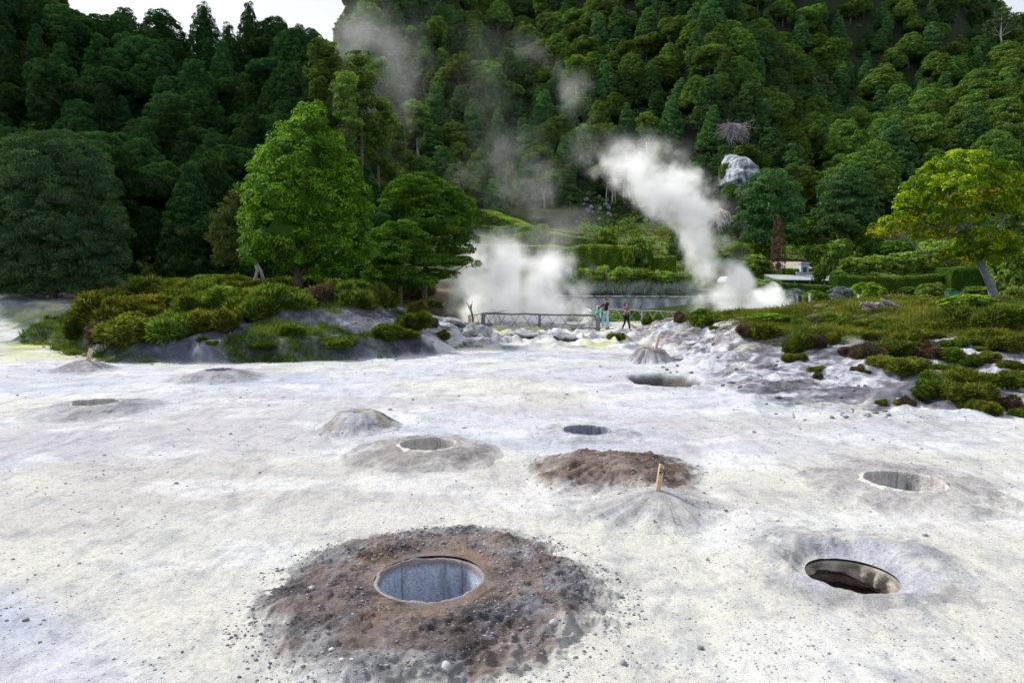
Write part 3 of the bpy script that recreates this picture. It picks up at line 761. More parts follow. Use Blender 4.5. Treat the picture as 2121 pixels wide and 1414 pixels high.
x, y, z = MX['scarp']; stake('weathered grey stake stuck in the mound under the rock scarp', x + .15, y + .1, z - .06, .09, .05, .42, .22, False, .3)

def build_stones():
    rng = np.random.default_rng(5)
    S = list(STONES)
    # grit and pebbles over the white field, thinning with distance
    nb = 5000; yb = 12.5 + 26 * rng.random(nb) ** 1.3; xb = (-.85 + 1.7 * rng.random(nb)) * yb
    db = np.maximum(polysd(xb, yb, POLY_R), polysd(xb, yb, POLY_L)); kb = (db > -.8) & (db < 6.5) & (fbm(xb / 1.2, yb / 1.2, 310, 3) + rng.random(nb) * .3 > .60); xb, yb = xb[kb], yb[kb]
    S += np.stack([xb, yb, H(xb, yb), .012 + .055 * rng.random(len(xb)) ** 4], 1).tolist()
    n = 14000
    yy = 3.2 + 26 * rng.random(n) ** 1.9; xx = (rng.random(n) * 2 - 1) * (yy * .9 + 1)
    dn = fbm(xx / 1.4, yy / 1.4, 301, 3)
    keep = (dn + rng.random(n) * .4) > .67
    for k, (px, py, R, Ra, h) in PITS.items(): keep &= np.hypot(xx - px, yy - py) > R + .25
    keep &= polysd(xx, yy, POLY_R) < 0; keep &= polysd(xx, yy, POLY_L) < 0
    xx = xx[keep]; yy = yy[keep]; zz = H(xx, yy)
    rad = (.003 + .007 * rng.random(len(xx)) ** 3 + (rng.random(len(xx)) > .988) * .014) * (1 + yy * .05)
    A = np.array(S); X = np.concatenate([A[:, 0], xx]); Y = np.concatenate([A[:, 1], yy]); Z = np.concatenate([A[:, 2], zz]); Rr = np.concatenate([A[:, 3], rad])
    # stone template: low icosphere-like (12 verts octa-sphere)
    t = (1 + 5 ** .5) / 2
    T = unit(np.array([[-1, t, 0], [1, t, 0], [-1, -t, 0], [1, -t, 0], [0, -1, t], [0, 1, t], [0, -1, -t], [0, 1, -t], [t, 0, -1], [t, 0, 1], [-t, 0, -1], [-t, 0, 1]], float))
    Fc = np.array([[0, 11, 5], [0, 5, 1], [0, 1, 7], [0, 7, 10], [0, 10, 11], [1, 5, 9], [5, 11, 4], [11, 10, 2], [10, 7, 6], [7, 1, 8], [3, 9, 4], [3, 4, 2], [3, 2, 6], [3, 6, 8], [3, 8, 9], [4, 9, 5], [2, 4, 11], [6, 2, 10], [8, 6, 7], [9, 8, 1]])
    N = len(X)
    V = T[None] * (1 + (rng.random((N, 12, 1)) - .5) * .5) * Rr[:, None, None] * np.stack([.8 + .7 * rng.random(N), .8 + .5 * rng.random(N), .5 + .4 * rng.random(N)], 1)[:, None]
    V = V + np.stack([X, Y, Z + Rr * .25], 1)[:, None]
    f = (Fc[None] + (np.arange(N) * 12)[:, None, None]).reshape(-1, 3)
    mb = MB(); vv = rng.random(N); vv[:len(S)] = vv[:len(S)] ** 1.2 * .62 + (vv[:len(S)] > .97) * .3; mb.add(V.reshape(-1, 3), f, np.repeat(vv, 12))
    m, nt = newmat('pebbles'); a = attr(nt, 'var')
    c = ramp(nt, a.outputs['Fac'], [(0, (.10, .10, .115)), (.35, (.20, .20, .235)), (.75, (.33, .32, .34)), (1, (.58, .56, .54))])
    p = nd(nt, 'ShaderNodeBsdfPrincipled'); p.inputs['Roughness'].default_value = .9; lk(nt, c.outputs[0], p.inputs['Base Color'])
    o = nd(nt, 'ShaderNodeOutputMaterial'); lk(nt, p.outputs[0], o.inputs[0])
    tag(mb.build('gravel', m, smooth=True), 'grey pebbles and clods scattered over the white ground', 'gravel', kind='stuff')
build_stones()

def rock(name, label, x, y, z, r, seed, mat='stone', group=None, n=14, noise=.35, rz=0):
    n = n if n < 12 else n * 2
    mb = MB(); ellipsoid(mb, (0, 0, 0), r, n, int(n * 1.5), noise, seed)
    o = mb.build(name, M[mat], smooth=True); o.location = (x, y, z); o.rotation_euler = (0, 0, rz)
    tag(o, label, 'stone' if name == 'stone' else 'rock', group); return o
ax, ay = PITS['A'][:2]
M['dark_stone'] = surf('dark_stone', (.05, .05, .055), (.11, .11, .12), 20, .8, .4, 60)
for i, (u, v, r, mat, lab) in enumerate([
    (963, 1134, .034, 'dark_stone', 'smooth black stone behind the rim of the big pit'),
    (1146, 1300, .032, 'stone', 'largest grey stone on the outer edge of the brown diggings'),
    (925, 1388, .034, 'stone', 'round grey clod at the lowest edge of the brown diggings'),
    (682, 1270, .022, 'stone', 'upright pebble on the brown soil beside the big pit'),
    (681, 1330, .020, 'stone', 'pale pebble in a hollow of the grey diggings'),
    (646, 1226, .026, 'stone', 'flat white stone on the brown soil ring'),
    (872, 1298, .020, 'stone', 'small white cobble before the lip of the big pit')]):
    x, y = G(u, v, .06)
    rock('stone', lab, x, y, H1(x, y) + .085, (r * 1.3, r, r * .8), 400 + i, mat, None, 9, .2, i)
# slab on the scarp spur and boulders by the fence
for i, (u, v, w, lab) in enumerate([
    (1408, 745, .33, 'flat pale slab resting on the white spur beside the hollow'),
    (823, 905 - 0, .0, '')]):
    if w: 
        x, y, z = hit(u, v); rock('rock', lab, x, y, z + .05, (w, .25, .09), 420 + i, 'white_rock', None)
for i, (u, v, wpx, hpx, lab) in enumerate([
    (985, 684, 60, 40, 'lichen spotted grey boulder at the foot of the forked branch post'),
    (938, 664, 56, 18, 'long slaty rock shelf at the end of the shrub bank'),
    (975, 712, 40, 16, 'small dark blue grey rock on the white field'),
    (1090, 690, 90, 20, 'low mottled rock hump before the middle of the fence'),
    (1160, 695, 70, 22, 'pinkish rock hump before the fence corner'),
    (1190, 640, 50, 26, 'grey rock at the steaming pond edge by the fence')]):
    x, y, z = hit(u, v + hpx * .3); d = y / F
    rock('rock', lab, x, y + .2, z, (wpx * d * .44, wpx * d * .35, hpx * d * .46), 430 + i, 'pale_rock', None, 18, .6)

# ------------------------------------------------------------------ plants: prototypes
def trunk_part(parent, pts, rad, mat='bark', limbs=(), name='trunk', n=8):
    mb = MB(); tube(mb, pts, rad, n)
    for p, r in limbs: tube(mb, p, r, 5)
    return mb.build(name, M[mat], parent, smooth=True)

def proto_tree(kind, seed, lod, fol, name='tree'):
    """a far tree about 10 m high; returns its Empty (crown + trunk)"""
    rng = np.random.default_rng(seed)
    e = empty(name, (0, 0, -500)); mb = MB()
    pr, per, leaf = (.50, 44, .27) if lod == 0 else (.40, 74, .16)
    lobes = []; th0 = 1.0; top = 10
    if kind == 'cone':
        for i in range(7):
            q = i / 6; zz = 2.4 + q * 6.8; r = 2.15 * (1 - q) ** .75 + .55
            a = rng.random() * 6
            lobes.append((math.cos(a) * .35 * (1 - q), math.sin(a) * .35 * (1 - q), zz, r, r, 1.15))
    elif kind == 'tower':
        for i in range(6):
            q = i / 5; zz = 2.6 + q * 6.2; r = 1.5 + .35 * math.sin(q * 3.1) - .5 * q
            a = rng.random() * 6
            lobes.append((math.cos(a) * .4, math.sin(a) * .4, zz, r, r, 1.3))
    elif kind == 'dome':
        lobes.append((0, 0, 5.4, 2.7, 2.7, 3.3))
        for i in range(6):
            a = i * PI / 3 + rng.random() * .5; lobes.append((math.cos(a) * 1.7, math.sin(a) * 1.7, 3.9 + rng.random() * 1.6, 1.5, 1.5, 1.5))
        lobes.append((.3, 0, 8.2, 1.4, 1.4, 1.3))
    elif kind == 'broad':
        for i in range(7):
            a = i * 2 * PI / 7 + rng.random() * .5; q = .9 + rng.random() * 1.6
            lobes.append((math.cos(a) * q, math.sin(a) * q, 5.0 + rng.random() * 2.6, 1.5 + rng.random() * .5, 1.5 + rng.random() * .5, 1.2 + rng.random() * .5))
        lobes.append((0, 0, 7.3, 1.8, 1.8, 1.7)); lobes.append((0, 0, 4.6, 2.1, 2.1, 1.9))
    elif kind == 'tall':
        for i in range(6):
            a = rng.random() * 6; q = rng.random() * 1.1
            lobes.append((math.cos(a) * q, math.sin(a) * q, 5.4 + i * .75, 1.25, 1.25, 1.0))
    elif kind == 'sparse':
        for i in range(8):
            a = i * .8 + rng.random(); q = 1.2 + rng.random() * 1.1
            lobes.append((math.cos(a) * q, math.sin(a) * q, 6.0 + rng.random() * 3.0, .8, .8, .55))
    core = .66 if kind != 'sparse' else 0
    crown(mb, lobes, pr, per, leaf, rng, core=core, dens=1.25 if kind != 'sparse' else .7, flat=.7)
    mb.build('crown', M[fol], e)
    bark = 'pale_bark' if kind in ('sparse', 'tall') else 'bark'
    limbs = []
    if kind in ('sparse', 'tall', 'broad'):
        for l in lobes:
            limbs.append(([(0, 0, max(1.5, l[2] * .55)), (l[0] * .5, l[1] * .5, l[2] * .8), (l[0], l[1], l[2])], [.09, .06, .025]))
    w = rng.normal(size=2) * .25
    trunk_part(e, [(0, 0, -2.0), (w[0] * .3, w[1] * .3, 2), (w[0], w[1], 5), (0, 0, 8.6)], [.26, .2, .14, .04], bark, limbs)
    return e

KINDS = ['cone', 'tower', 'dome', 'broad', 'tall']
PROTO = {}
for i, k in enumerate(KINDS):
    for s in range(2 if k != 'tall' else 1):
        PROTO[('hill', k, s)] = proto_tree(k, 500 + i * 10 + s, 0, 'f_cedar' if k in ('cone', 'tower') else 'f_broad')
    PROTO[('wood', k, 0)] = proto_tree(k, 560 + i * 10, 1, 'f_wood')
PROTO[('hill', 'sparse', 0)] = proto_tree('sparse', 599, 0, 'f_pale')
USED = set()
def place(key, x, y, z, sc, rz, label=None, cat='tree', group=None, tilt=0):
    p = PROTO[key]
    if key in USED: o = copy_tree(p)
    else: o = p; USED.add(key)
    o.location = (x, y, z); o.rotation_euler = (tilt, 0, rz); o.scale = sc if isinstance(sc, tuple) else (sc, sc, sc)
    tag(o, label, cat, group)
    for c in o.children:
        if 'label' in c.keys(): del c['label']
    return o

# ------------------------------------------------------------------ the forest
def build_forest():
    rng = np.random.default_rng(77)
    cand = []
    # main hillside
    y = 93.0
    while y < 262:
        sp_ = 4.7 + (y - 93) * .003
        xs = np.arange(-.36 * y - 6, .86 * y + 6, sp_)
        for x in xs:
            px = x + (rng.random() - .5) * sp_ * .8; py = y + (rng.random() - .5) * sp_ * .8
            s = px / py
            if s < -.27 and py < 150: continue
            if py < 97 and s < .10 and s > -.08: continue          # open slope above the upper hedge
            cand.append((px, py, 0))
        y += sp_ * .92
    # shaded wood on the near spur
    y = 47.5
    while y < 112:
        sp_ = 4.0 + (y - 47) * .016
        for x in np.arange(-.92 * y, -.17 * y, sp_):
            px = x + (rng.random() - .5) * sp_ * .8; py = y + (rng.random() - .5) * sp_ * .8
            s = px / py
            if s > -.20 - (.04 if py < 60 else 0): continue
            cand.append((px, py, 1))
        y += sp_ * .95
    # far misty hill
    for k in range(46):
        py = 300 + rng.random() * 130; s = -.58 - rng.random() * .24
        cand.append((s * py, py, 2))
    out = []
    cliff = [(1500, 318, 1590, 400)]
    CZ = H(np.array([c[0] for c in cand]), np.array([c[1] for c in cand]))
    for (px, py, w), z in zip(cand, CZ):
        z = float(z); u, v = proj(px, py, z + 6); ub, vb = proj(px, py, z + 1)
        if u < -90 or u > 2210 or v < -130: continue
        if 1496 < ub < 1590 and 320 < vb < 560 and w == 0 and py < 125: continue
        if 1185 < ub < 1415 and py < 106 and w == 0: continue
        out.append((px, py, z, w))
    out.sort(key=lambda q: q[1])
    things = [q for q in out if q[1] < 1e9]
    cut = 268
    LAB = {('hill', 'cone'): 'dark cone shaped cedar crowded among others on the steep hillside', ('hill', 'tower'): 'dark narrow column shaped cedar crowded on the steep hillside',
           ('hill', 'dome'): 'rounded green broadleaf tree crowded on the steep hillside', ('hill', 'broad'): 'lumpy spreading green tree crowded on the steep hillside',
           ('hill', 'tall'): 'tall slim tree with bare pale trunk on the steep hillside',
           ('wood', 'cone'): 'shadowy cone shaped tree in the near dark wood behind the shrub bank', ('wood', 'tower'): 'shadowy narrow tree in the near dark wood behind the shrub bank',
           ('wood', 'dome'): 'shadowy domed tree in the near dark wood behind the shrub bank', ('wood', 'broad'): 'shadowy spreading tree in the near dark wood behind the shrub bank',
           ('wood', 'tall'): 'tall slim dark tree with bare trunk in the near dark wood'}
    GRP = lambda a, b: {'hill': 'trees on the steep hillside, ', 'wood': 'trees of the near dark wood, '}[a] + b
    rest = []
    # the biggest in the picture first
    for i, (px, py, z, w) in enumerate(things):
        n = float(fbm(px / 22, py / 26, 600, 2)); r = rng.random()
        if w == 1: k = KINDS[int(rng.choice([0, 1, 2, 3, 4], p=[.20, .16, .31, .30, .03]))]
        else:
            pc = sm(.45, .6, n)
            k = ('cone' if r < .5 else 'tower') if rng.random() < pc * .62 else KINDS[int(rng.choice([2, 3, 4, 0], p=[.42, .38, .06, .14]))]
        fam = 'wood' if w == 1 else 'hill'; s = int(rng.integers(2)) if (fam == 'hill' and k != 'tall') else 0
        sc = (.56 if w == 1 else .74) * (.68 + .66 * rng.random())
        sc *= 1.0 if w != 2 else 1.3
        if w == 1: sc *= 1.12 + .25 * sm(60, 100, py)
        sxy = sc * (.92 + .45 * rng.random()); rz = rng.random() * 6.28
        if i < cut: place((fam, k, s), px, py, z - (1.6 if w == 1 else .9), (sxy, sxy, sc * (1.22 if w == 1 else 1.06)), rz, LAB[(fam, k)], 'tree', GRP(fam, k))
        else: rest.append((px, py, z - .9, sxy, sc * 1.06, rz, k, s))
    # the far upper rows: one object
    if rest:
        keys = [k for k in PROTO if k[0] == 'hill' and k[1] != 'sparse']
        for k in keys:
            if k not in USED:
                q = things[-1]; place(k, q[0] + rng.random() * 4, q[1] + 3, q[2], .9, 0, LAB[(k[0], k[1])], 'tree', GRP(k[0], k[1]))
        me = bpy.data.meshes.new('forest'); n = len(rest); R = rest
        me.vertices.add(n); me.vertices.foreach_set('co', np.array([q[:3] for q in R], np.float32).ravel())
        def at_(nm, ty, arr, f):
            a = me.attributes.new(nm, ty, 'POINT'); a.data.foreach_set(f, np.array(arr).ravel())
        at_('sxy', 'FLOAT', [q[3] for q in R], 'value'); at_('sz', 'FLOAT', [q[4] for q in R], 'value'); at_('rz', 'FLOAT', [q[5] for q in R], 'value')
        at_('idx', 'INT', [keys.index(('hill', q[6], q[7])) for q in R], 'value')
        o = bpy.data.objects.new('forest', me); COL.objects.link(o)
        ng = bpy.data.node_groups.new('forest_scatter', 'GeometryNodeTree')
        ng.interface.new_socket('Geometry', in_out='INPUT', socket_type='NodeSocketGeometry'); ng.interface.new_socket('Geometry', in_out='OUTPUT', socket_type='NodeSocketGeometry')
        gi = ng.nodes.new('NodeGroupInput'); go = ng.nodes.new('NodeGroupOutput')
        g2 = ng.nodes.new('GeometryNodeGeometryToInstance')
        for k in reversed(keys):
            jn = ng.nodes.new('GeometryNodeJoinGeometry')
            for ch in PROTO[k].children:
                oi = ng.nodes.new('GeometryNodeObjectInfo'); oi.inputs['Object'].default_value = ch; oi.transform_space = 'ORIGINAL'
                ng.links.new(oi.outputs['Geometry'], jn.inputs[0])
            gg = ng.nodes.new('GeometryNodeGeometryToInstance'); ng.links.new(jn.outputs[0], gg.inputs[0])
            if k == keys[-1]: jall = ng.nodes.new('GeometryNodeJoinGeometry')
            ng.links.new(gg.outputs[0], jall.inputs[0])
        def na(nm, ty='FLOAT'):
            q = ng.nodes.new('GeometryNodeInputNamedAttribute'); q.data_type = ty; q.inputs[0].default_value = nm; return q.outputs[0]
        ip = ng.nodes.new('GeometryNodeInstanceOnPoints'); ip.inputs['Pick Instance'].default_value = True
        mp_ = ng.nodes.new('GeometryNodeMeshToPoints'); ng.links.new(gi.outputs[0], mp_.inputs[0])
        ng.links.new(mp_.outputs[0], ip.inputs['Points']); ng.links.new(jall.outputs[0], ip.inputs['Instance'])
        ng.links.new(na('idx', 'INT'), ip.inputs['Instance Index'])
        cx = ng.nodes.new('ShaderNodeCombineXYZ'); ng.links.new(na('rz'), cx.inputs[2])
        er = ng.nodes.new('FunctionNodeEulerToRotation'); ng.links.new(cx.outputs[0], er.inputs[0]); ng.links.new(er.outputs[0], ip.inputs['Rotation'])
        cs = ng.nodes.new('ShaderNodeCombineXYZ'); a = na('sxy'); ng.links.new(a, cs.inputs[0]); ng.links.new(a, cs.inputs[1]); ng.links.new(na('sz'), cs.inputs[2])
        ng.links.new(cs.outputs[0], ip.inputs['Scale']); ng.links.new(ip.outputs[0], go.inputs[0])
        md = o.modifiers.new('scatter', 'NODES'); md.node_group = ng
        tag(o, 'dense far rows of green trees covering the upper hillside', 'forest', kind='stuff')
    print('FOREST', len(things), 'rest', len(rest))
build_forest()

# ------------------------------------------------------------------ single trees, built from lobes given by their place and size
def px_tree(name, label, ub, vb, Y, lobes, fol, pr, per, leaf, seed, trunk=None, mat='bark', limbs=(), zb=None, group=None, extra=None, **kw):
    """lobes (u, v, ru, rv, dy): read off the photograph, turned into metres at the tree's own distance"""
    rng = np.random.default_rng(seed); k = Y / F
    b = at(ub, vb, Y); z0 = H1(b.x, Y) if zb is None else zb
    e = empty(name, (b.x, Y, z0)); L = []
    for l in lobes:
        u, v, ru, rv = l[:4]; dy = l[4] if len(l) > 4 else 0; p = at(u, v, Y)
        L.append((p.x - b.x, dy, p.z - z0, ru * k * .86, ru * k * .76, rv * k * .86))
    mb = MB(); crown(mb, L, pr, per, leaf, rng, **kw); mb.build('crown', M[fol], e)
    if extra:
        for (nm, fol2, lob, n2) in extra:
            L2 = []
            for l in lob:
                u, v, ru, rv = l[:4]; dy = l[4] if len(l) > 4 else 0; p = at(u, v, Y)
                L2.append((p.x - b.x, dy, p.z - z0, ru * k, ru * k * .7, rv * k))
            mb = MB(); kk = dict(kw); kk['core'] = 0; crown(mb, L2, pr, n2, leaf, rng, **kk); mb.build(nm, M[fol2], e)
    tp = []; tr = []
    for u, v, r in (trunk or [(ub, vb, 6)]):
        p = at(u, v, Y); tp.append((p.x - b.x, 0, p.z - z0)); tr.append(r * k)
    tp.insert(0, (tp[0][0], 0, min(-.4, tp[0][2] - .3))); tr.insert(0, tr[0] * 1.15)
    lm = []
    for lb in limbs:
        pts = []; rr = []
        for u, v, r in lb:
            p = at(u, v, Y); pts.append((p.x - b.x, 0, p.z - z0)); rr.append(r * k)
        lm.append((pts, rr))
    # limbs out to the lobes
    top = tp[-1]
    for l in L[:12]:
        st = tp[min(len(tp) - 1, max(1, len(tp) - 2))]
        lm.append(([st, ((st[0] + l[0]) / 2, l[1] * .4, (st[2] * .55 + l[2] * .45)), (l[0], l[1], l[2])], [tr[-1] * .8, tr[-1] * .5, .02]))
    trunk_part(e, tp, tr, mat, lm)
    tag(e, label, 'tree', group)
    return e

px_tree('tree', 'tall bright green tree with glossy leaves standing alone behind the shrub bank', 617, 602, 34,
        [(640, 256, 32, 40), (608, 300, 48, 48), (660, 308, 46, 48, .3), (575, 352, 48, 48), (630, 350, 76, 70, -.4), (695, 372, 52, 58), (552, 405, 42, 46), (600, 415, 76, 66, -.9),
         (668, 430, 80, 72, -.7), (726, 415, 40, 46), (548, 470, 46, 44, -.3), (612, 485, 74, 54, -1.1), (690, 490, 70, 58, -.6), (526, 520, 32, 34), (565, 528, 46, 32, -.6),
         (640, 535, 56, 32, -.8), (712, 535, 50, 42, .2), (602, 556, 40, 22, .7), (690, 560, 44, 24, -.3), (738, 480, 28, 38), (513, 392, 18, 12), (750, 436, 18, 12), (652, 230, 16, 12), (560, 316, 16, 12), (722, 338, 18, 14), (760, 520, 14, 14)],
        'f_bright', .36, 60, .155, 901, [(617, 602, 9), (618, 560, 8), (620, 480, 7), (625, 380, 5), (628, 280, 2)], flat=.8, asp=.42, core=.62, dens=1.5,
        limbs=[[(618, 575, 6), (640, 548, 4), (680, 530, 3)], [(618, 570, 5), (580, 545, 4), (545, 520, 3)]])
px_tree('tree', 'small olive green tree with pale leaning stems beside the tall bright tree', 525, 585, 36,
        [(500, 415, 26, 26), (478, 450, 34, 30), (462, 490, 30, 34), (490, 500, 34, 34), (475, 530, 30, 26), (510, 460, 26, 30)],
        'f_dull', .3, 46, .13, 902, [(525, 588, 4), (534, 560, 4), (520, 520, 3), (500, 470, 2)], 'pale_bark', flat=.7, limbs=[[(548, 588, 4), (540, 560, 3), (515, 520, 2)]])
px_tree('tree', 'wide spreading green tree with layered foliage pads between the bright tree and the steam', 880, 600, 43,
        [(870, 385, 50, 26), (850, 400, 50, 34), (905, 405, 52, 34), (835, 425, 48, 30), (890, 430, 70, 40), (940, 430, 45, 34), (960, 460, 34, 30), (910, 470, 70, 40, -.8), (955, 495, 34, 22), (945, 520, 40, 16, -.6),
         (870, 500, 60, 30), (905, 540, 60, 18, -.8), (950, 545, 40, 12), (900, 572, 50, 14)],
        'f_mid', .40, 55, .16, 903, [(880, 604, 5), (882, 560, 5), (878, 500, 4), (875, 420, 2)], flat=.42, core=.6, low=-.4, dens=1.6,
        limbs=[[(882, 580, 3), (930, 566, 2), (960, 552, 1)], [(880, 570, 3), (850, 575, 2), (820, 580, 1)]])
px_tree('tree', 'rounder green tree with drooping layered sprays in front of the wide spreading tree', 830, 604, 40,
        [(830, 480, 42, 24), (800, 500, 40, 34), (850, 505, 46, 30), (822, 530, 60, 36, -.5), (785, 540, 30, 34), (870, 540, 40, 24), (812, 568, 58, 24, -.3), (865, 585, 40, 16), (780, 585, 34, 20)],
        'f_mid', .34, 60, .14, 904, [(830, 606, 4), (830, 560, 4), (828, 500, 2)], flat=.42, core=.6, low=-.4, dens=1.6)
px_tree('tree', 'big bluish green puffy tree with drooping clumps on the edge of the white field', 110, 600, 41.5,
        [(70, 310, 52, 34), (125, 305, 50, 34), (40, 350, 50, 44), (105, 360, 70, 48, -.8), (175, 345, 52, 42), (205, 390, 40, 40), (150, 410, 62, 44, -1), (70, 420, 66, 46, -.8), (10, 430, 60, 50, -.4), (215, 450, 40, 44),
         (170, 475, 56, 44, -1), (110, 470, 56, 44, -1.2), (45, 495, 66, 46, -1), (-10, 510, 50, 50), (215, 510, 44, 36, -.3), (160, 525, 50, 32, -.6), (90, 535, 58, 34, -.8), (30, 550, 44, 26, -.4), (235, 535, 30, 28), (200, 555, 44, 24, -.2), (140, 565, 54, 22, -.6), (75, 568, 60, 22, -.6), (10, 572, 60, 20, -.3), (60, 592, 74, 20), (150, 590, 64, 20), (-5, 596, 56, 18), (212, 582, 38, 20), (245, 480, 24, 34), (-20, 460, 50, 50), (0, 370, 40, 44)],
        'f_teal', .40, 80, .15, 905, [(110, 598, 7), (120, 560, 7), (110, 480, 6), (100, 380, 4)], flat=.62, core=.6, asp=.3, dens=1.7,
        limbs=[[(262, 598, 8), (240, 575, 8), (205, 540, 7), (170, 500, 5)], [(55, 598, 4), (40, 565, 4), (0, 548, 3)]])
px_tree('tree', 'leaning tree with golden green crown turning orange, standing on the heath terrace', 2064, 632, 33,
        [(1995, 350, 62, 40), (1950, 375, 58, 42), (2040, 375, 60, 44), (2080, 390, 36, 38), (1915, 405, 48, 40), (1975, 415, 84, 48, -.6), (2050, 425, 60, 44, -.4), (2096, 415, 26, 30), (1895, 440, 36, 24),
         (1935, 445, 50, 26, -.4), (1868, 460, 34, 20), (1840, 474, 26, 15), (1990, 452, 46, 18),
         (2020, 506, 56, 26, -.6), (2068, 518, 42, 26, -.2), (1975, 528, 30, 16, -.5), (1925, 484, 34, 10), (1960, 535, 26, 10), (2020, 535, 50, 16)],
        'f_gold', .34, 58, .19, 906, [(2064, 632, 9), (2052, 590, 8), (2038, 560, 7), (2022, 530, 6), (2012, 490, 5), (2002, 430, 3)], 'grey_wood', flat=.65, core=.35, asp=.42, dens=.95,
        limbs=[[(2022, 530, 4), (1970, 545, 3), (1910, 520, 2), (1860, 480, 1.2)], [(2012, 500, 4), (1960, 480, 3), (1900, 460, 2)], [(2018, 520, 4), (2070, 470, 3), (2090, 430, 2)]],
        extra=[('autumn_foliage', 'f_orange', [(1850, 474, 32, 16), (1895, 460, 36, 18), (1820, 482, 16, 10), (1940, 490, 36, 12, -.4), (1990, 420, 50, 24, -1.2), (1960, 535, 26, 12, -.6), (2050, 505, 36, 18, -.8)], 9)])
px_tree('tree', 'dark round crowned tree at the foot of the pale cliff', 1598, 520, 76,
        [(1595, 380, 40, 32), (1565, 405, 34, 34), (1625, 405, 34, 36), (1595, 430, 56, 44), (1640, 435, 22, 34), (1560, 455, 34, 34), (1620, 470, 38, 36), (1580, 490, 40, 26)],
        'f_cedar', .62, 50, .30, 907, [(1598, 520, 5), (1598, 480, 4), (1598, 400, 2)], flat=.6)
px_tree('tree', 'dark green dome shaped tree on the lower slope, largest of its row', 1755, 480, 82,
        [(1755, 372, 34, 26), (1735, 392, 38, 32), (1780, 395, 36, 32), (1755, 420, 58, 36), (1720, 440, 34, 28), (1795, 440, 30, 28), (1755, 455, 60, 24)],
        'f_cedar', .62, 50, .30, 908, [(1755, 480, 5), (1755, 440, 4), (1755, 380, 2)], flat=.5)
px_tree('tree', 'low dark domed tree in front of the dome shaped tree', 1735, 505, 78,
        [(1735, 460, 32, 16), (1712, 475, 20, 14), (1757, 475, 20, 16)], 'f_cedar', .5, 46, .26, 909, [(1735, 505, 3), (1735, 480, 2)], flat=.5)
px_tree('tree', 'narrow rust brown conical tree standing among the garden hedges', 1612, 566, 66,
        [(1612, 462, 5, 12), (1612, 480, 8, 14), (1612, 498, 10, 14), (1612, 516, 12, 15), (1612, 534, 13, 15), (1612, 550, 13, 14)], 'f_rust', .26, 26, .2, 910,
        [(1612, 568, 2.5), (1612, 520, 2), (1612, 452, .6)], flat=1.3, core=.55, asp=.22)
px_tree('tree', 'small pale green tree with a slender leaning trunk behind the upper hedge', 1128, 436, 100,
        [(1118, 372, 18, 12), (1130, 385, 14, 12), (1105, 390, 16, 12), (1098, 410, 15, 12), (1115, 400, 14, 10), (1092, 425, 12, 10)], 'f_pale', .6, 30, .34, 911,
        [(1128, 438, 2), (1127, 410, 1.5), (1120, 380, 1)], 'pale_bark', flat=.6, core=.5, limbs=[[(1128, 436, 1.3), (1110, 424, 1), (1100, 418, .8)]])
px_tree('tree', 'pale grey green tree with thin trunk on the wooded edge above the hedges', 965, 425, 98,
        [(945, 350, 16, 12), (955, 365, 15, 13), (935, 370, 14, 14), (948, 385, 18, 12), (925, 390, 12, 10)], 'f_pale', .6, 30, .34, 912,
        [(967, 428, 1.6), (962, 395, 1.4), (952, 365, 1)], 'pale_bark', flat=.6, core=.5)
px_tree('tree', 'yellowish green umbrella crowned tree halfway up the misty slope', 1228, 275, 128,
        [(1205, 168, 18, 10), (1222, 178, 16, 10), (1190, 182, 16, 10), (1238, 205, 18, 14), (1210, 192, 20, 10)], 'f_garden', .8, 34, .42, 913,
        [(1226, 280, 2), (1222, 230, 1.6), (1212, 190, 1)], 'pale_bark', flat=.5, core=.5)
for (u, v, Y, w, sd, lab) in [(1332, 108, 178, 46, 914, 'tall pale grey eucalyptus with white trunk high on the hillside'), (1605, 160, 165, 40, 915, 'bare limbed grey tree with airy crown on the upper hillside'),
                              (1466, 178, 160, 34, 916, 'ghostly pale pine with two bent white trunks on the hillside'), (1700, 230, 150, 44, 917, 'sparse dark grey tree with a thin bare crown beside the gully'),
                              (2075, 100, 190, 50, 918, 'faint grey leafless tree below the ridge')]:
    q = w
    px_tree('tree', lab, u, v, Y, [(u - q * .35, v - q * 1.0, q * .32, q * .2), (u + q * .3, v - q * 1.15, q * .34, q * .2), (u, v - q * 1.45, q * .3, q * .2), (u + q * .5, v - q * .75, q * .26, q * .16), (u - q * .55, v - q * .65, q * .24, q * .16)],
            'f_pale', .9, 20, .5, sd, [(u + 2, v, 2.0), (u - 3, v - q * .5, 1.6), (u, v - q * 1.3, .8)], 'pale_bark', flat=.5, core=.35, zb=None)
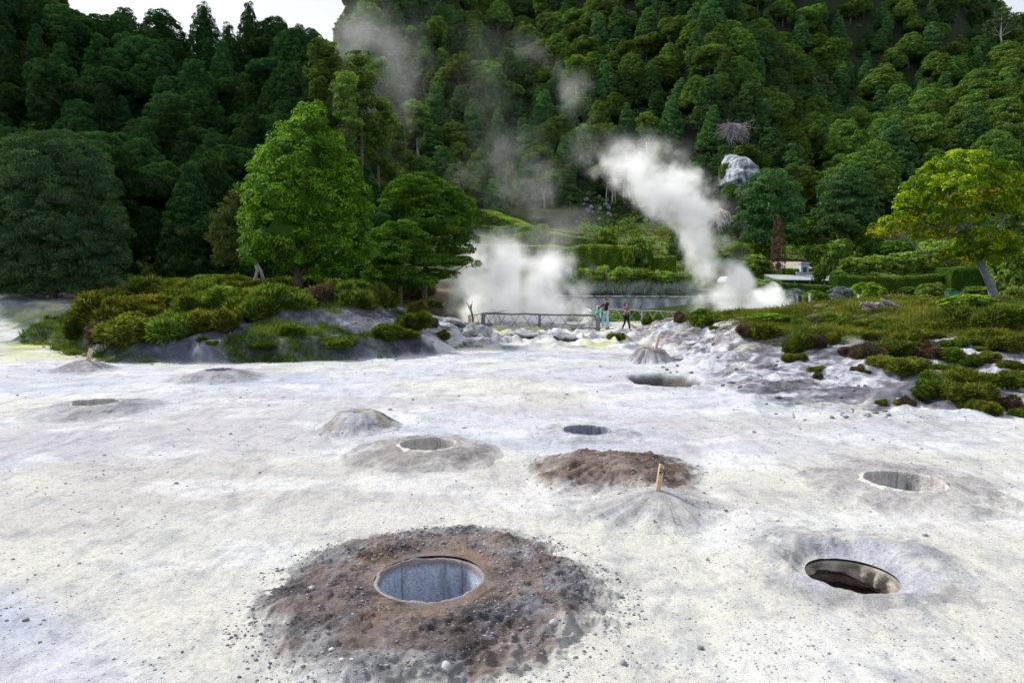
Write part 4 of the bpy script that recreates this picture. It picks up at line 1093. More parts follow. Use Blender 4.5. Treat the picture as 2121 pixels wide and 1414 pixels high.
# tall slim trees whose bare trunks rise in the mist beside the near wood
for (u, vb, vt, Y, sd, w) in [(748, 470, 120, 70, 931, 40), (715, 490, 150, 66, 932, 36), (782, 480, 215, 72, 933, 34), (690, 480, 100, 74, 934, 44), (812, 470, 250, 78, 935, 30)]:
    h = vb - vt; rr = np.random.default_rng(sd)
    lb = [(u + rr.normal() * w * .35, vt + h * (.02 + .5 * i / 8), w * (.45 + .25 * rr.random()), w * (.36 + .2 * rr.random()), rr.normal() * .8) for i in range(9)]
    px_tree('tree', 'tall slim tree with bare trunk and high crown where the near wood meets the mist', u, vb, Y, lb, 'f_broad', .5, 52, .24, sd,
            [(u, vb, 4), (u + 2, vb - h * .4, 3.2), (u, vt + 20, 1)], flat=.6, core=.7, group='tall slim trees at the misty edge of the near wood')
for (u, vb, vt, Y, sd, w) in [(1265, 470, 330, 104, 941, 30), (1300, 480, 335, 104, 942, 30), (1340, 470, 345, 106, 943, 26), (1385, 465, 350, 108, 944, 26), (1210, 400, 270, 112, 945, 34)]:
    h = vb - vt; rr = np.random.default_rng(sd)
    lb = [(u + rr.normal() * w * .4, vt + h * (.05 + .3 * i / 6), w * (.45 + .3 * rr.random()), w * .4, rr.normal() * .8) for i in range(7)]
    px_tree('tree', 'slim tree with a long bare white trunk rising out of the tall steam', u, vb, Y, lb, 'f_broad', .6, 44, .32, sd,
            [(u, vb, 2.0), (u + 4, vb - h * .5, 1.8), (u + 2, vt + 20, 1)], 'pale_bark', flat=.6, core=.7, group='white trunked trees behind the tall steam',
            limbs=[[(u + 14, vb, 1.4), (u + 9, vb - h * .5, 1.2), (u + 6, vt + 20, .6)], [(u - 12, vb, 1.4), (u - 9, vb - h * .5, 1.2), (u - 6, vt + 20, .6)]])

# ------------------------------------------------------------------ undergrowth on the slopes
def build_undergrowth():
    rng = np.random.default_rng(88); mb = MB()
    n = 7800; yy = np.concatenate([90 + 60 * rng.random(4200) ** 1.3, 90 + 150 * rng.random(2400), 60 + 32 * rng.random(1200)])
    ss = -.22 + 1.0 * rng.random(n); ss[6600:] = .02 + .75 * rng.random(1200)
    ss = np.concatenate([ss, -.85 + .62 * rng.random(3600)]); yy = np.concatenate([yy, 47 + 22 * rng.random(1200) ** 1.4, 52 + 62 * rng.random(2400)])
    xx = ss * yy; zz = H(xx, yy); u, v = proj(xx, yy, zz)
    keep = (u > -60) & (u < 2180) & (v > -60) & ~((u > 1500) & (u < 1585) & (v > 325) & (v < 430)) & ~((ss > .33) & (yy < 72))
    keep &= ~((yy < 98) & (yy > 56) & (ss > -.1) & (ss < .30) & (v > 432) & ~((ss > .10) & (yy > 84)))
    dens = fbm(xx / 5, yy / 5, 611, 3); keep &= dens + rng.random(len(xx)) * .5 > .6
    xx, yy, zz = xx[keep], yy[keep], zz[keep]; K = len(xx); per = 26
    r = (.45 + .5 * rng.random(K)) * (1 - .35 * (yy < 70))
    dd = unit(rng.normal(size=(K, per, 3)) + np.array([0, -.3, .9]))
    P = np.stack([xx, yy, zz + .1], 1)[:, None] + dd * r[:, None, None] * (.7 + .4 * rng.random((K, per, 1)))
    N = unit(dd + rng.normal(size=dd.shape) * .5); var = np.clip(rng.random(K)[:, None] * .7 + rng.random((K, per)) * .4, 0, 1)
    kites(mb, P.reshape(-1, 3), N.reshape(-1, 3), .26 + .2 * rng.random(K * per), .15, rng, var.ravel())
    tag(mb.build('undergrowth', M['f_broad']), 'low green undergrowth and ferns on the wooded slopes', 'undergrowth', kind='stuff')
build_undergrowth()

# ------------------------------------------------------------------ shrubs
def heath_proto(seed, fol, n=8000, L=.085, lumps=9, name='heath_bush', asp=1.0):
    """unit bush: 1 m wide, 1 m high above its foot, covered in fine upright sprigs"""
    rng = np.random.default_rng(seed); mb = MB()
    lob = [(0, 0, .30, .34, .34, .46)]
    for i in range(lumps):
        a = i * 2 * PI / lumps + rng.random() * .9; q = .16 + .20 * rng.random(); r = .13 + .13 * rng.random()
        lob.append((math.cos(a) * q, math.sin(a) * q, .12 + .50 * rng.random() * (1 - q), r, r, r * (1.2 + .6 * rng.random())))
    if asp < 1:
        lob = [(0, 0, .10, .36, .36, .22)] + [(l[0] * 1.15, l[1] * 1.15, l[2] * asp * .8, l[3], l[4], l[5] * .8) for l in lob[1:]]
    for l in lob: ellipsoid(mb, l[:3], [q * .8 for q in l[3:]], 9, 12, .3, seed, var=.15)
    A = np.array([l[3] * l[5] for l in lob]); A = A / A.sum()
    for l, w in zip(lob, A):
        m = int(n * w); d = unit(rng.normal(size=(m, 3)) + np.array([0, 0, .25])); c = np.array(l[:3]); r = np.array(l[3:])
        P = c + d * r * (.72 + .25 * rng.random((m, 1)))
        k = P[:, 2] > -.04; P = P[k]; dq = d[k]
        tuft = np.clip(fbm(P[:, 0] * 9 + P[:, 2] * 7, P[:, 1] * 9 - P[:, 2] * 5, seed, 2), 0, 1) * 1.4 - .2
        blades(mb, P, unit(dq + np.array([0, 0, .6]) + rng.normal(size=P.shape) * .4), L * (.5 + 1.0 * rng.random(len(P))), .022 + .012 * rng.random(len(P)), rng, np.clip(tuft + rng.normal(size=len(P)) * .22, 0, 1))
    o = mb.build(name, M[fol]); o.location = (0, 0, -500); return o
def bush_proto(seed, fol, leaf=.11, per=34, name='shrub', pr=.13, stems=True):
    rng = np.random.default_rng(seed); mb = MB(); lob = [(0, 0, .5, .38, .38, .42)]
    for i in range(6):
        a = i + rng.random(); q = .15 + .15 * rng.random(); lob.append((math.cos(a) * q, math.sin(a) * q, .35 + .4 * rng.random(), .22, .22, .22))
    crown(mb, lob, pr, per, leaf, rng, core=.72, dens=1.0, low=-.8)
    o = mb.build(name, M[fol]); o.location = (0, 0, -500); return o
BP = {'heath': [heath_proto(701, 'f_heath'), heath_proto(702, 'f_heath', 8000, .08, 11)], 'olive': [heath_proto(703, 'f_olive'), heath_proto(704, 'f_olive', 8000, .08, 12)],
      'brown': [heath_proto(705, 'f_brown', 6500, .10), heath_proto(706, 'f_brown', 6500, .09, 12)], 'garden': [bush_proto(711, 'f_garden'), bush_proto(712, 'f_garden', .08, 40)],
      'darkb': [bush_proto(713, 'f_hedged', .09, 40), bush_proto(714, 'f_broad', .12, 34)], 'fuzzy': [bush_proto(715, 'f_blue', .07, 30)],
      'bright': [bush_proto(716, 'f_hedge', .10, 40)]}
LOW = {'heath': [heath_proto(721, 'f_heath', asp=.45), heath_proto(722, 'f_heath', 6000, .12, 12, asp=.45)], 'olive': [heath_proto(723, 'f_olive', asp=.45), heath_proto(724, 'f_olive', 6000, .12, 12, asp=.45)],
       'brown': [heath_proto(725, 'f_brown', asp=.45), heath_proto(726, 'f_brown', 6000, .10, 12, asp=.45)]}
BUSED = set(); _bi = [0]
def bush(u, v0, v1, w, typ, label, group=None, cat='shrub', Y=None, flat=None):
    """u centre, v0 top, v1 foot, w width in photo pixels"""
    _bi[0] += 1; i = _bi[0]; low = typ in LOW and (v1 - v0) < .62 * w; P = (LOW if low else BP)[typ]; p = P[i % len(P)]
    if Y is None: x, y, z = hit(u, v1)
    else:
        q = at(u, v1, Y); x, y = q.x, Y; z = q.z
    k = y / F; W = w * k; Hh = (v1 - v0) * k * 1.02
    y += W * .3; zz = H1(x, y) if Y is None else z
    zz = min(zz, z + Hh * .35)
    if p.name in BUSED: o = copy_tree(p)
    else: o = p; BUSED.add(p.name)
    top = z + Hh
    o.location = (x * (y / (y - W * .3)), y, zz - .03); hh = max(top - zz, Hh * .6)
    o.scale = (W * 1.12, W * 1.05, hh / (.55 if low else .93)); o.rotation_euler = (0, 0, (i * 2.4) % 6.28)
    tag(o, label, cat, group)
    return o
LB = 'heath bushes along the shrub bank'
LBX = 1.18
for a in [(161, 634, 712, 66, 'heath', 'dark green bush overhanging on a bare stem at the near tip of the shrub bank'),
          (232, 598, 690, 118, 'olive', 'large olive topped heath bush crowning the tip of the shrub bank'),
          (224, 657, 724, 66, 'brown', 'greyish brown heath bush hanging low above the grassy verge'),
          (268, 645, 722, 96, 'olive', 'wide grey olive bush leaning over the grassy verge'),
          (312, 629, 660, 46, 'olive', 'small olive tuft perched between larger bushes on the pale soil'),
          (328, 598, 645, 108, 'olive', 'long low yellowish heath mound along the bank crest'),
          (371, 641, 702, 84, 'heath', 'dark green rounded bush above bare grey soil, lower of the pair on the slope'),
          (450, 631, 684, 78, 'olive', 'olive brown bush beside the dark rounded one on the slope'),
          (406, 602, 646, 64, 'heath', 'dark green bush on the crest above the pale soil scrape'),
          (460, 596, 640, 58, 'bright', 'fresh yellow green clump among the dark crest bushes'),
          (527, 609, 666, 86, 'heath', 'dome shaped grey green bush at the middle of the crest'),
          (582, 588, 640, 106, 'heath', 'broad dark green bush under the trunk of the tall bright tree'),
          (678, 588, 630, 86, 'brown', 'brownish green bush on the crest beyond the tall bright tree'),
          (735, 583, 632, 70, 'heath', 'tall green heath bush on the crest over the grey slope'),
          (794, 590, 636, 62, 'heath', 'green upright bush near the far end of the crest'),
          (834, 598, 630, 50, 'brown', 'brown tipped bush at the far end of the crest'),
          (868, 616, 664, 38, 'olive', 'upright yellowish bush on the brink of the rocky bank end'),
          (852, 641, 686, 58, 'heath', 'round green bush below the yellowish one at the bank end'),
          (797, 665, 711, 54, 'heath', 'squat round dark bush alone on the grey slope of the bank end'),
          (843, 680, 708, 44, 'heath', 'bright green cushion trailing from the squat round bush'),
          (895, 654, 680, 22, 'brown', 'small brown tuft clinging to the end face of the bank'),
          (915, 682, 706, 30, 'olive', 'thin straggly tuft at the foot of the bank end'),
          (702, 696, 730, 56, 'heath', 'low fresh green clump at the foot of the grey slope'),
          (546, 704, 728, 50, 'heath', 'low dark green cushion on the middle of the grey slope'),
          (606, 666, 700, 46, 'heath', 'dim dark bush on the grassy part of the slope'),
          (416, 695, 708, 20, 'heath', 'tiny green tuft on bare grey soil near the verge'),
          (440, 704, 716, 22, 'heath', 'tiny tuft next to the verge, nearer of two'),
          (368, 576, 602, 56, 'bright', 'light green mound on the crest in front of the dark wood'),
          (455, 570, 602, 84, 'bright', 'widest light green mound on the crest in front of the dark wood'),
          (636, 582, 600, 40, 'brown', 'low brown hump at the foot of the tall bright tree'),
          (905, 622, 644, 46, 'heath', 'dark mossy cushion beyond the bank end on white rock')]:
    bush(a[0], a[1], a[2], a[3] * (LBX if a[3] > 40 else 1), a[4], label=a[5], group=LB)
rngb = np.random.default_rng(31)
for i in range(34):
    u = 190 + 680 * (i + rngb.random()) / 34; w_ = 60 + 40 * rngb.random(); vb = 632 - 8 * rngb.random() - (14 if i % 2 else 0) + (10 if u < 300 else 0)
    bush(u, vb - w_ * (.42 + .12 * rngb.random()), vb, w_, ['heath', 'olive', 'olive', 'heath', 'heath'][int(rngb.integers(5))], 'heath bush merging with its neighbours along the crest of the shrub bank', 'merged heath bushes on the bank crest')
RB = 'heath bushes on the rocky terrace'; SMALL = 'small heath cushion among the pale rocks of the terrace slope'
for a in [(1468, 641, 665, 84, 'heath', 'broad dark olive bush on the terrace rim behind the flat white rock'),
          (1414, 645, 666, 36, 'brown', 'brownish bush next to the broad dark one on the terrace rim'),
          (1343, 654, 672, 24, 'olive', 'small moss cushion on the corner rock near the walkers'),
          (1276, 688, 699, 32, 'olive', 'flat moss patch on the low rock near the fence corner post'),
          (1550, 668, 704, 52, 'brown', 'purplish brown bush over the striped rock face'),
          (1582, 670, 702, 64, 'olive', 'olive bush joined to the purplish one over the striped rock face'),
          (1484, 672, 681, 26, 'olive', 'small olive cushion on the flat white rock'),
          (1655, 684, 728, 62, 'heath', 'leafy green bush trailing down the terrace edge'),
          (1690, 690, 722, 50, 'brown', 'rounded mauve brown bush next to the trailing green one'),
          (1722, 684, 714, 38, 'olive', 'olive brown bush beside the white sandy notch'),
          (1646, 726, 747, 42, 'olive', 'solitary moss cushion below the trailing green bush'),
          (1694, 756, 768, 30, 'olive', SMALL), (1695, 768, 784, 24, 'brown', SMALL), (1777, 753, 768, 26, 'brown', SMALL), (1796, 763, 773, 18, 'olive', SMALL),
          (1753, 715, 738, 32, 'brown', 'brown tuft right of the white sandy notch'),
          (1811, 681, 708, 60, 'olive', 'yellow olive cushion bush on the edge past the sandy notch'),
          (1872, 683, 711, 66, 'olive', 'wide olive bush with brown flank behind the great mottled bush'),
          (1799, 708, 742, 62, 'brown', 'mauve brown bush tucked below the yellow olive cushion'),
          (1850, 700, 738, 72, 'heath', 'mossy green bush above the great mottled bush'),
          (1867, 734, 782, 112, 'olive', 'great mottled brown and olive bush, biggest on the terrace slope'),
          (1916, 713, 742, 60, 'brown', 'mauve bush behind the green shoulder of the slope'),
          (1964, 716, 755, 46, 'heath', 'green mound with brown top beyond the mauve bush'),
          (2007, 730, 766, 48, 'heath', 'dark green bush at the head of the bare brown track'),
          (2044, 724, 752, 42, 'olive', 'rusty olive tuft above the bare brown track'),
          (1961, 750, 772, 52, 'heath', 'low green cushion between the mottled bush and the track'),
          (1932, 768, 808, 66, 'heath', 'yellow green bush on the lower slope left of its neighbour'),
          (1988, 762, 797, 68, 'olive', 'olive bush spreading on the lower slope beside the yellow green one'),
          (1913, 793, 834, 54, 'heath', 'rounded green bush with dark foot close to the white field'),
          (2002, 790, 832, 92, 'olive', 'wide brown and olive bush above the lowest cushions'),
          (2008, 824, 846, 46, 'heath', 'low green cushion at the edge of the white field'),
          (2047, 826, 857, 50, 'olive', 'moss green cushion, lowest on the terrace foot'),
          (2084, 817, 850, 56, 'brown', 'mauve brown cushion beside the lowest green one'),
          (2113, 843, 864, 40, 'heath', 'small green cushion cut by the picture edge at the terrace foot'),
          (1825, 824, 839, 24, 'olive', SMALL), (1861, 827, 838, 20, 'olive', SMALL), (1882, 817, 836, 32, 'brown', SMALL),
          (2081, 768, 803, 74, 'heath', 'dense fresh green bush beside the bare brown track'),
          (1999, 612, 642, 92, 'bright', 'smooth bright green dome shrub before the green bin'),
          (2030, 626, 682, 112, 'heath', 'large dark heath bush below the leaning golden tree'),
          (2100, 632, 672, 80, 'heath', 'dark heath bush beyond the foot of the leaning golden tree'),
          (1590, 650, 668, 74, 'bright', 'light green low mound on the terrace top before the steam'),
          (1735, 650, 674, 70, 'heath', 'green hummock on the terrace top near the fence posts'),
          (1938, 660, 684, 80, 'olive', 'flat olive hummock in the ground cover of the terrace top'),
          (1820, 655, 676, 80, 'olive', 'long olive hummock in the middle of the terrace top'),
          (2096, 690, 742, 80, 'olive', 'tawny heath bush at the upper end of the terrace slope')]:
    bush(*a[:5], label=a[5], group=RB)

for i in range(56):
    u = 1600 + 530 * rngb.random(); lo = np.interp(u, [1600, 1800, 1900, 2130], [670, 688, 725, 815]); vb = 668 + (lo - 668) * rngb.random() ** .8; w_ = (26 + 34 * rngb.random()) * (.6 + (vb - 660) / 190)
    bush(u, vb - w_ * (.38 + .12 * rngb.random()), vb, w_, ['heath', 'olive', 'olive', 'heath', 'brown'][int(rngb.integers(5))], 'low heath cushion grown together with others over the terrace top and shoulder', 'merged heath cushions of the terrace')
def scatter_blades(name, label, n, ymin, ymax, smin, smax, mask, L, W, fol, seed, per=7, spread=.05, ypow=1.5):
    rng = np.random.default_rng(seed); yy = ymin + (ymax - ymin) * rng.random(n) ** ypow; xx = (smin + (smax - smin) * rng.random(n)) * yy
    k = mask(xx, yy, rng); xx, yy = xx[k], yy[k]; zz = H(xx, yy); K = len(xx); print(name, K)
    P = np.repeat(np.stack([xx, yy, zz - .01], 1), per, 0); sc = np.repeat(.7 + .7 * rng.random(K), per)
    sc = sc * np.repeat(.45 + 1.3 * sm(.35, .65, fbm(xx / .8, yy / .8, seed + 5, 3)), per); D = unit(rng.normal(size=(K * per, 3)) * .6 + np.array([0, 0, 1])); P = P + rng.normal(size=P.shape) * np.array([spread, spread, 0])
    kk = np.repeat(np.clip(yy / 20, .8, 2.5), per)
    mb = MB(); blades(mb, P, D, L * sc * (.6 + .7 * rng.random(K * per)), W * kk, rng, np.clip(np.repeat(fbm(xx / 1.2, yy / 1.2, seed, 3), per) * 1.3 - .15 + rng.normal(size=K * per) * .15, 0, 1))
    tag(mb.build(name, M[fol]), label, 'grass' if 'grass' in name else 'ground cover', kind='stuff')
def m_grassL(x, y, rng):
    dl = polysd(x, y, POLY_L) + (fbm(x / 1.2, y / 1.2, 60, 3) - .5) * 1.1
    gl = sm(.47, .56, fbm(x / 2.2, y / 2.2, 118, 3)) * (1 - sm(-6, -3.5, x)); gl = np.maximum(gl, 1 - sm(-15.5, -11, x))
    gl = np.maximum(gl, sm(3.2, 4.2, dl) * (x < -3))
    return (dl > -.25) & (rng.random(len(x)) < gl)
scatter_blades('grass', 'short green grass on the verge and crest of the shrub bank', 26000, 21.5, 42, -.72, -.06, m_grassL, .13, .016, 'f_grass', 801)
def m_terr(x, y, rng):
    dr = polysd(x, y, POLY_R) + (fbm(x / 1.1, y / 1.1, 70, 4) - .5) * 1.0
    w = 2.3 + 4.6 * (1 - sm(17, 23, y)) + 1.5 * sm(9, 12, x)
    veg = sm(0, 1.2, dr - w + 1.2 + (fbm(x / 2, y / 2, 127, 3) - .5) * 3) * sm(3.5, 6.5, x - .12 * y)
    return rng.random(len(x)) < veg * (.35 + .65 * sm(.4, .5, fbm(x / 1.5, y / 1.5, 128, 3)))
scatter_blades('ground_cover', 'olive green heath and weeds covering the terrace top', 60000, 14, 46, .16, .85, m_terr, .12, .020, 'f_olive', 802, spread=.08)
scatter_blades('grass', 'tufts of fresh green grass between the heath on the terrace top', 16000, 20, 46, .22, .85, lambda x, y, r: m_terr(x, y, r) & (fbm(x / 2.4, y / 2.4, 77, 3) > .56), .15, .018, 'f_heath', 803, spread=.07)
def m_gard(x, y, rng):
    s = x / y; return ((s > .42) | (y > 50.6)) & ~((s > .40) & (s < .56) & (y < 56)) & (rng.random(len(x)) < .8)
scatter_blades('garden_grass', 'rough grass and weeds on the garden slope', 30000, 44, 92, .04, .80, m_gard,   .17, .03, 'f_garden', 804, spread=.14)
scatter_blades('dry_grass', 'dry straw coloured grass before the long hedge', 9000, 44, 56, .50, .80, lambda x, y, r: fbm(x / 3, y / 3, 78, 3) > .47, .42, .02, 'f_straw', 805, spread=.1)
scatter_blades('wall_plants', 'grey blue spiky leaves growing along the top of the concrete wall', 3200, 50.7, 53.5, .05, .33, lambda x, y, r: r.random(len(x)) < .9, .40, .024, 'f_blue', 806, per=9, spread=.12, ypow=1.0)
scatter_blades('pond_grass', 'green strip of grass under the concrete wall', 3000, 46.5, 49.6, .05, .30, lambda x, y, r: fbm(x / 2, y / 1.5, 79, 3) > .45, .28, .03, 'f_hedged', 807, per=7, spread=.1)

# ------------------------------------------------------------------ hedges and garden
def hedge(label, pts, hpx, thick, fol='f_hedge', group='clipped hedges of the terraced garden', leaf=.16, seed=0, topw=None, dens=75, name='hedge'):
    """pts (u, v_top, Y): line of the hedge's top front edge; hpx: its height in photo pixels"""
    rng = np.random.default_rng(900 + seed); P = [at(u, v, Y) for u, v, Y in pts]
    hs = hpx if isinstance(hpx, (list, tuple)) else [hpx] * len(pts)
    hm = [h * p[2] / F for h, p in zip(hs, pts)]
    mb = MB(); base = P[0].copy()
    # resample
    Q = []; HM = []
    for i in range(len(P) - 1):
        n = max(2, int((P[i + 1] - P[i]).length / .5))
        for k in range(n): Q.append(P[i].lerp(P[i + 1], k / n)); HM.append(lerp(hm[i], hm[i + 1], k / n))
    Q.append(P[-1]); HM.append(hm[-1]); Q = np.array([list(q) for q in Q]); HM = np.array(HM); m = len(Q)
    T = np.gradient(Q, axis=0); T[:, 2] = 0; T = unit(T); Nn = np.stack([-T[:, 1], T[:, 0], 0 * T[:, 0]], 1)
    Nn *= np.where(Nn[:, 1:2] < 0, -1, 1)      # towards the back
    # cross section ring
    sec = [(0, -1.0), (0, -.5), (0, -.08), (.06, 0), (.5, .03), (.94, 0), (1, -.08), (1, -1.0)]
    V = []
    for a, b in sec:
        j = (fbm(np.arange(m) * .9 + a * 7, np.full(m, b * 3.3 + seed), 31 + seed, 3) - .5) * .34
        V.append(Q + Nn * (a * thick + j[:, None] * (1 if a in (0, 1) else .2)) + np.array([0, 0, 1]) * (b * HM + (j * .5 if b > -.2 else 0))[:, None])
    V = np.stack(V, 0); ns = len(sec)
    f = grid_faces(ns, m); caps = [np.array([[k * m for k in range(ns)]]), np.array([[k * m + m - 1 for k in range(ns)][::-1]])]
    mb.add(V.reshape(-1, 3) - np.array(base), [f, *caps], .25)
    # leaves over front, top, back
    L = float(np.linalg.norm(np.diff(Q, axis=0), axis=1).sum()); n = int(L * (float(HM.mean()) * 1.1 + thick) * dens * (.16 / leaf) ** 2)
    n = min(n, 26000); idx = rng.random(n) * (m - 1.001); i0 = idx.astype(int); fr = (idx - i0)[:, None]
    q = Q[i0] * (1 - fr) + Q[i0 + 1] * fr; nn = Nn[i0]; hh = HM[i0]
    side = rng.random(n); pf = HM.mean() / (HM.mean() + thick)
    front = side < pf; b = np.where(front, -rng.random(n), .02 * rng.random(n)); a = np.where(front, np.where(rng.random(n) < .12, 1.0, -.0), rng.random(n))
    off = (fbm(idx * .9, b * 3, 41 + seed, 3) - .5) * .25
    p = q + nn * (a * thick + np.where(front, -.04 + off * .5, 0))[:, None] + np.array([0, 0, 1]) * (b * hh + np.where(front, 0, .03 + off * .4))[:, None]
    N = np.where(front[:, None], -nn + np.array([0, 0, .4]), np.array([0, 0, 1.0]) + nn * 0) + rng.normal(size=(n, 3)) * .85
    cl = np.clip(fbm(idx * 1.1, b * 2 + a, 51 + seed, 3) * 1.7 - .5 + rng.normal(size=n) * .22 + np.where(front & (b < -.12), 0, .4), 0, 1)  # sunlit look put into the colour: leaves on top and upper edge paler
    nc = 500
    for q0, tn in ((Q[0], -T[0]), (Q[-1], T[-1])):
        pc = q0 + Nn[0] * (rng.random(nc)[:, None] * thick) - np.array([0, 0, 1]) * (rng.random(nc)[:, None] * HM[0]) + tn * .03
        kites(mb, pc - np.array(base), tn + rng.normal(size=(nc, 3)) * .8, leaf * (.8 + .6 * rng.random(nc)), leaf * .5, rng, rng.random(nc) * .6)
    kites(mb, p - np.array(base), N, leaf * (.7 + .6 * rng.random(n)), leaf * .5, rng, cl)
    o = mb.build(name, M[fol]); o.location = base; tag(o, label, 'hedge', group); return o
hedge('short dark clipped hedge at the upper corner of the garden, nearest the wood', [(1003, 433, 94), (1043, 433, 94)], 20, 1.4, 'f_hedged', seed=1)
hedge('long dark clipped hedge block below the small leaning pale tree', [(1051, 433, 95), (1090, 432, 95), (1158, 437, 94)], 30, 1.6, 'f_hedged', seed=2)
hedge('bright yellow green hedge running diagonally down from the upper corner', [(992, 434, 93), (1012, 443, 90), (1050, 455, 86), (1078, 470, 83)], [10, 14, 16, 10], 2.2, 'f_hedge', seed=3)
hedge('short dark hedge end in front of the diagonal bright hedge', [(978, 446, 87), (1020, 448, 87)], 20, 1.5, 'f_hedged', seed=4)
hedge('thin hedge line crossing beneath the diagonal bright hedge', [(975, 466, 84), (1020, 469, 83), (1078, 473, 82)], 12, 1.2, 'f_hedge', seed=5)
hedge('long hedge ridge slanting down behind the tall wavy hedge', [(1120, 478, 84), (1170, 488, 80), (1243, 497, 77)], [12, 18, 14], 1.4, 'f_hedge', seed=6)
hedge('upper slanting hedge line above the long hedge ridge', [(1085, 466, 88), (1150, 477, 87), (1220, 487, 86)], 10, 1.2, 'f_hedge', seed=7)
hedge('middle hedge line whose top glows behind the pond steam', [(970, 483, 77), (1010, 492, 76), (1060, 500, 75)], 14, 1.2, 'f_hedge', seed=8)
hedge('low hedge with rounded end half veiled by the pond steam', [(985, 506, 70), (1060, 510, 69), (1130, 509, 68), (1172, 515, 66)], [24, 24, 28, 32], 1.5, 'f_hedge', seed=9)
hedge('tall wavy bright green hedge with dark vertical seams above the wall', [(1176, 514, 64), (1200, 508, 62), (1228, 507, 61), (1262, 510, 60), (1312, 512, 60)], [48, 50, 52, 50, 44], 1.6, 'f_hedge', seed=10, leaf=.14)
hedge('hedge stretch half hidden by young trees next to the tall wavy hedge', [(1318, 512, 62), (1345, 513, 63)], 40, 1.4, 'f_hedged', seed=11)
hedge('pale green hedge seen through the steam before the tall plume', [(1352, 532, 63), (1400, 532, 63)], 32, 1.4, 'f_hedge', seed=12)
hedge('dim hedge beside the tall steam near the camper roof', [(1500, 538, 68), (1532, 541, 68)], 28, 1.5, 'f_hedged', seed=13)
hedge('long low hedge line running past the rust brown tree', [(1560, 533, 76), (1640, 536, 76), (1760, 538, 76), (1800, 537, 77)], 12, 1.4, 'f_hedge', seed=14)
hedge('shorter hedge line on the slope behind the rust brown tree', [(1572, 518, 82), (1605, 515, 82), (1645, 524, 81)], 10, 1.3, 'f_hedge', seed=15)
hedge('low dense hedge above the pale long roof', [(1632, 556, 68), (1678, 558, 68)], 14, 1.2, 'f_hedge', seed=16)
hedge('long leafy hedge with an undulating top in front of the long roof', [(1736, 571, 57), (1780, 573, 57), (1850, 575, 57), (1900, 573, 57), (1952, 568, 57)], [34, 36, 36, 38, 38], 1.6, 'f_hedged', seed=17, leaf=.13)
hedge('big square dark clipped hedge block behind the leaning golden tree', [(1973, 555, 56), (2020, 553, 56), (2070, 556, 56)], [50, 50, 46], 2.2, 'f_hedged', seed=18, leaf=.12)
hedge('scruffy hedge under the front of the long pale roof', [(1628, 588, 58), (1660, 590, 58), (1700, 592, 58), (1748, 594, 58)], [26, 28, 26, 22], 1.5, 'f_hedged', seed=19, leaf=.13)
GB = 'shrubs of the terraced garden'
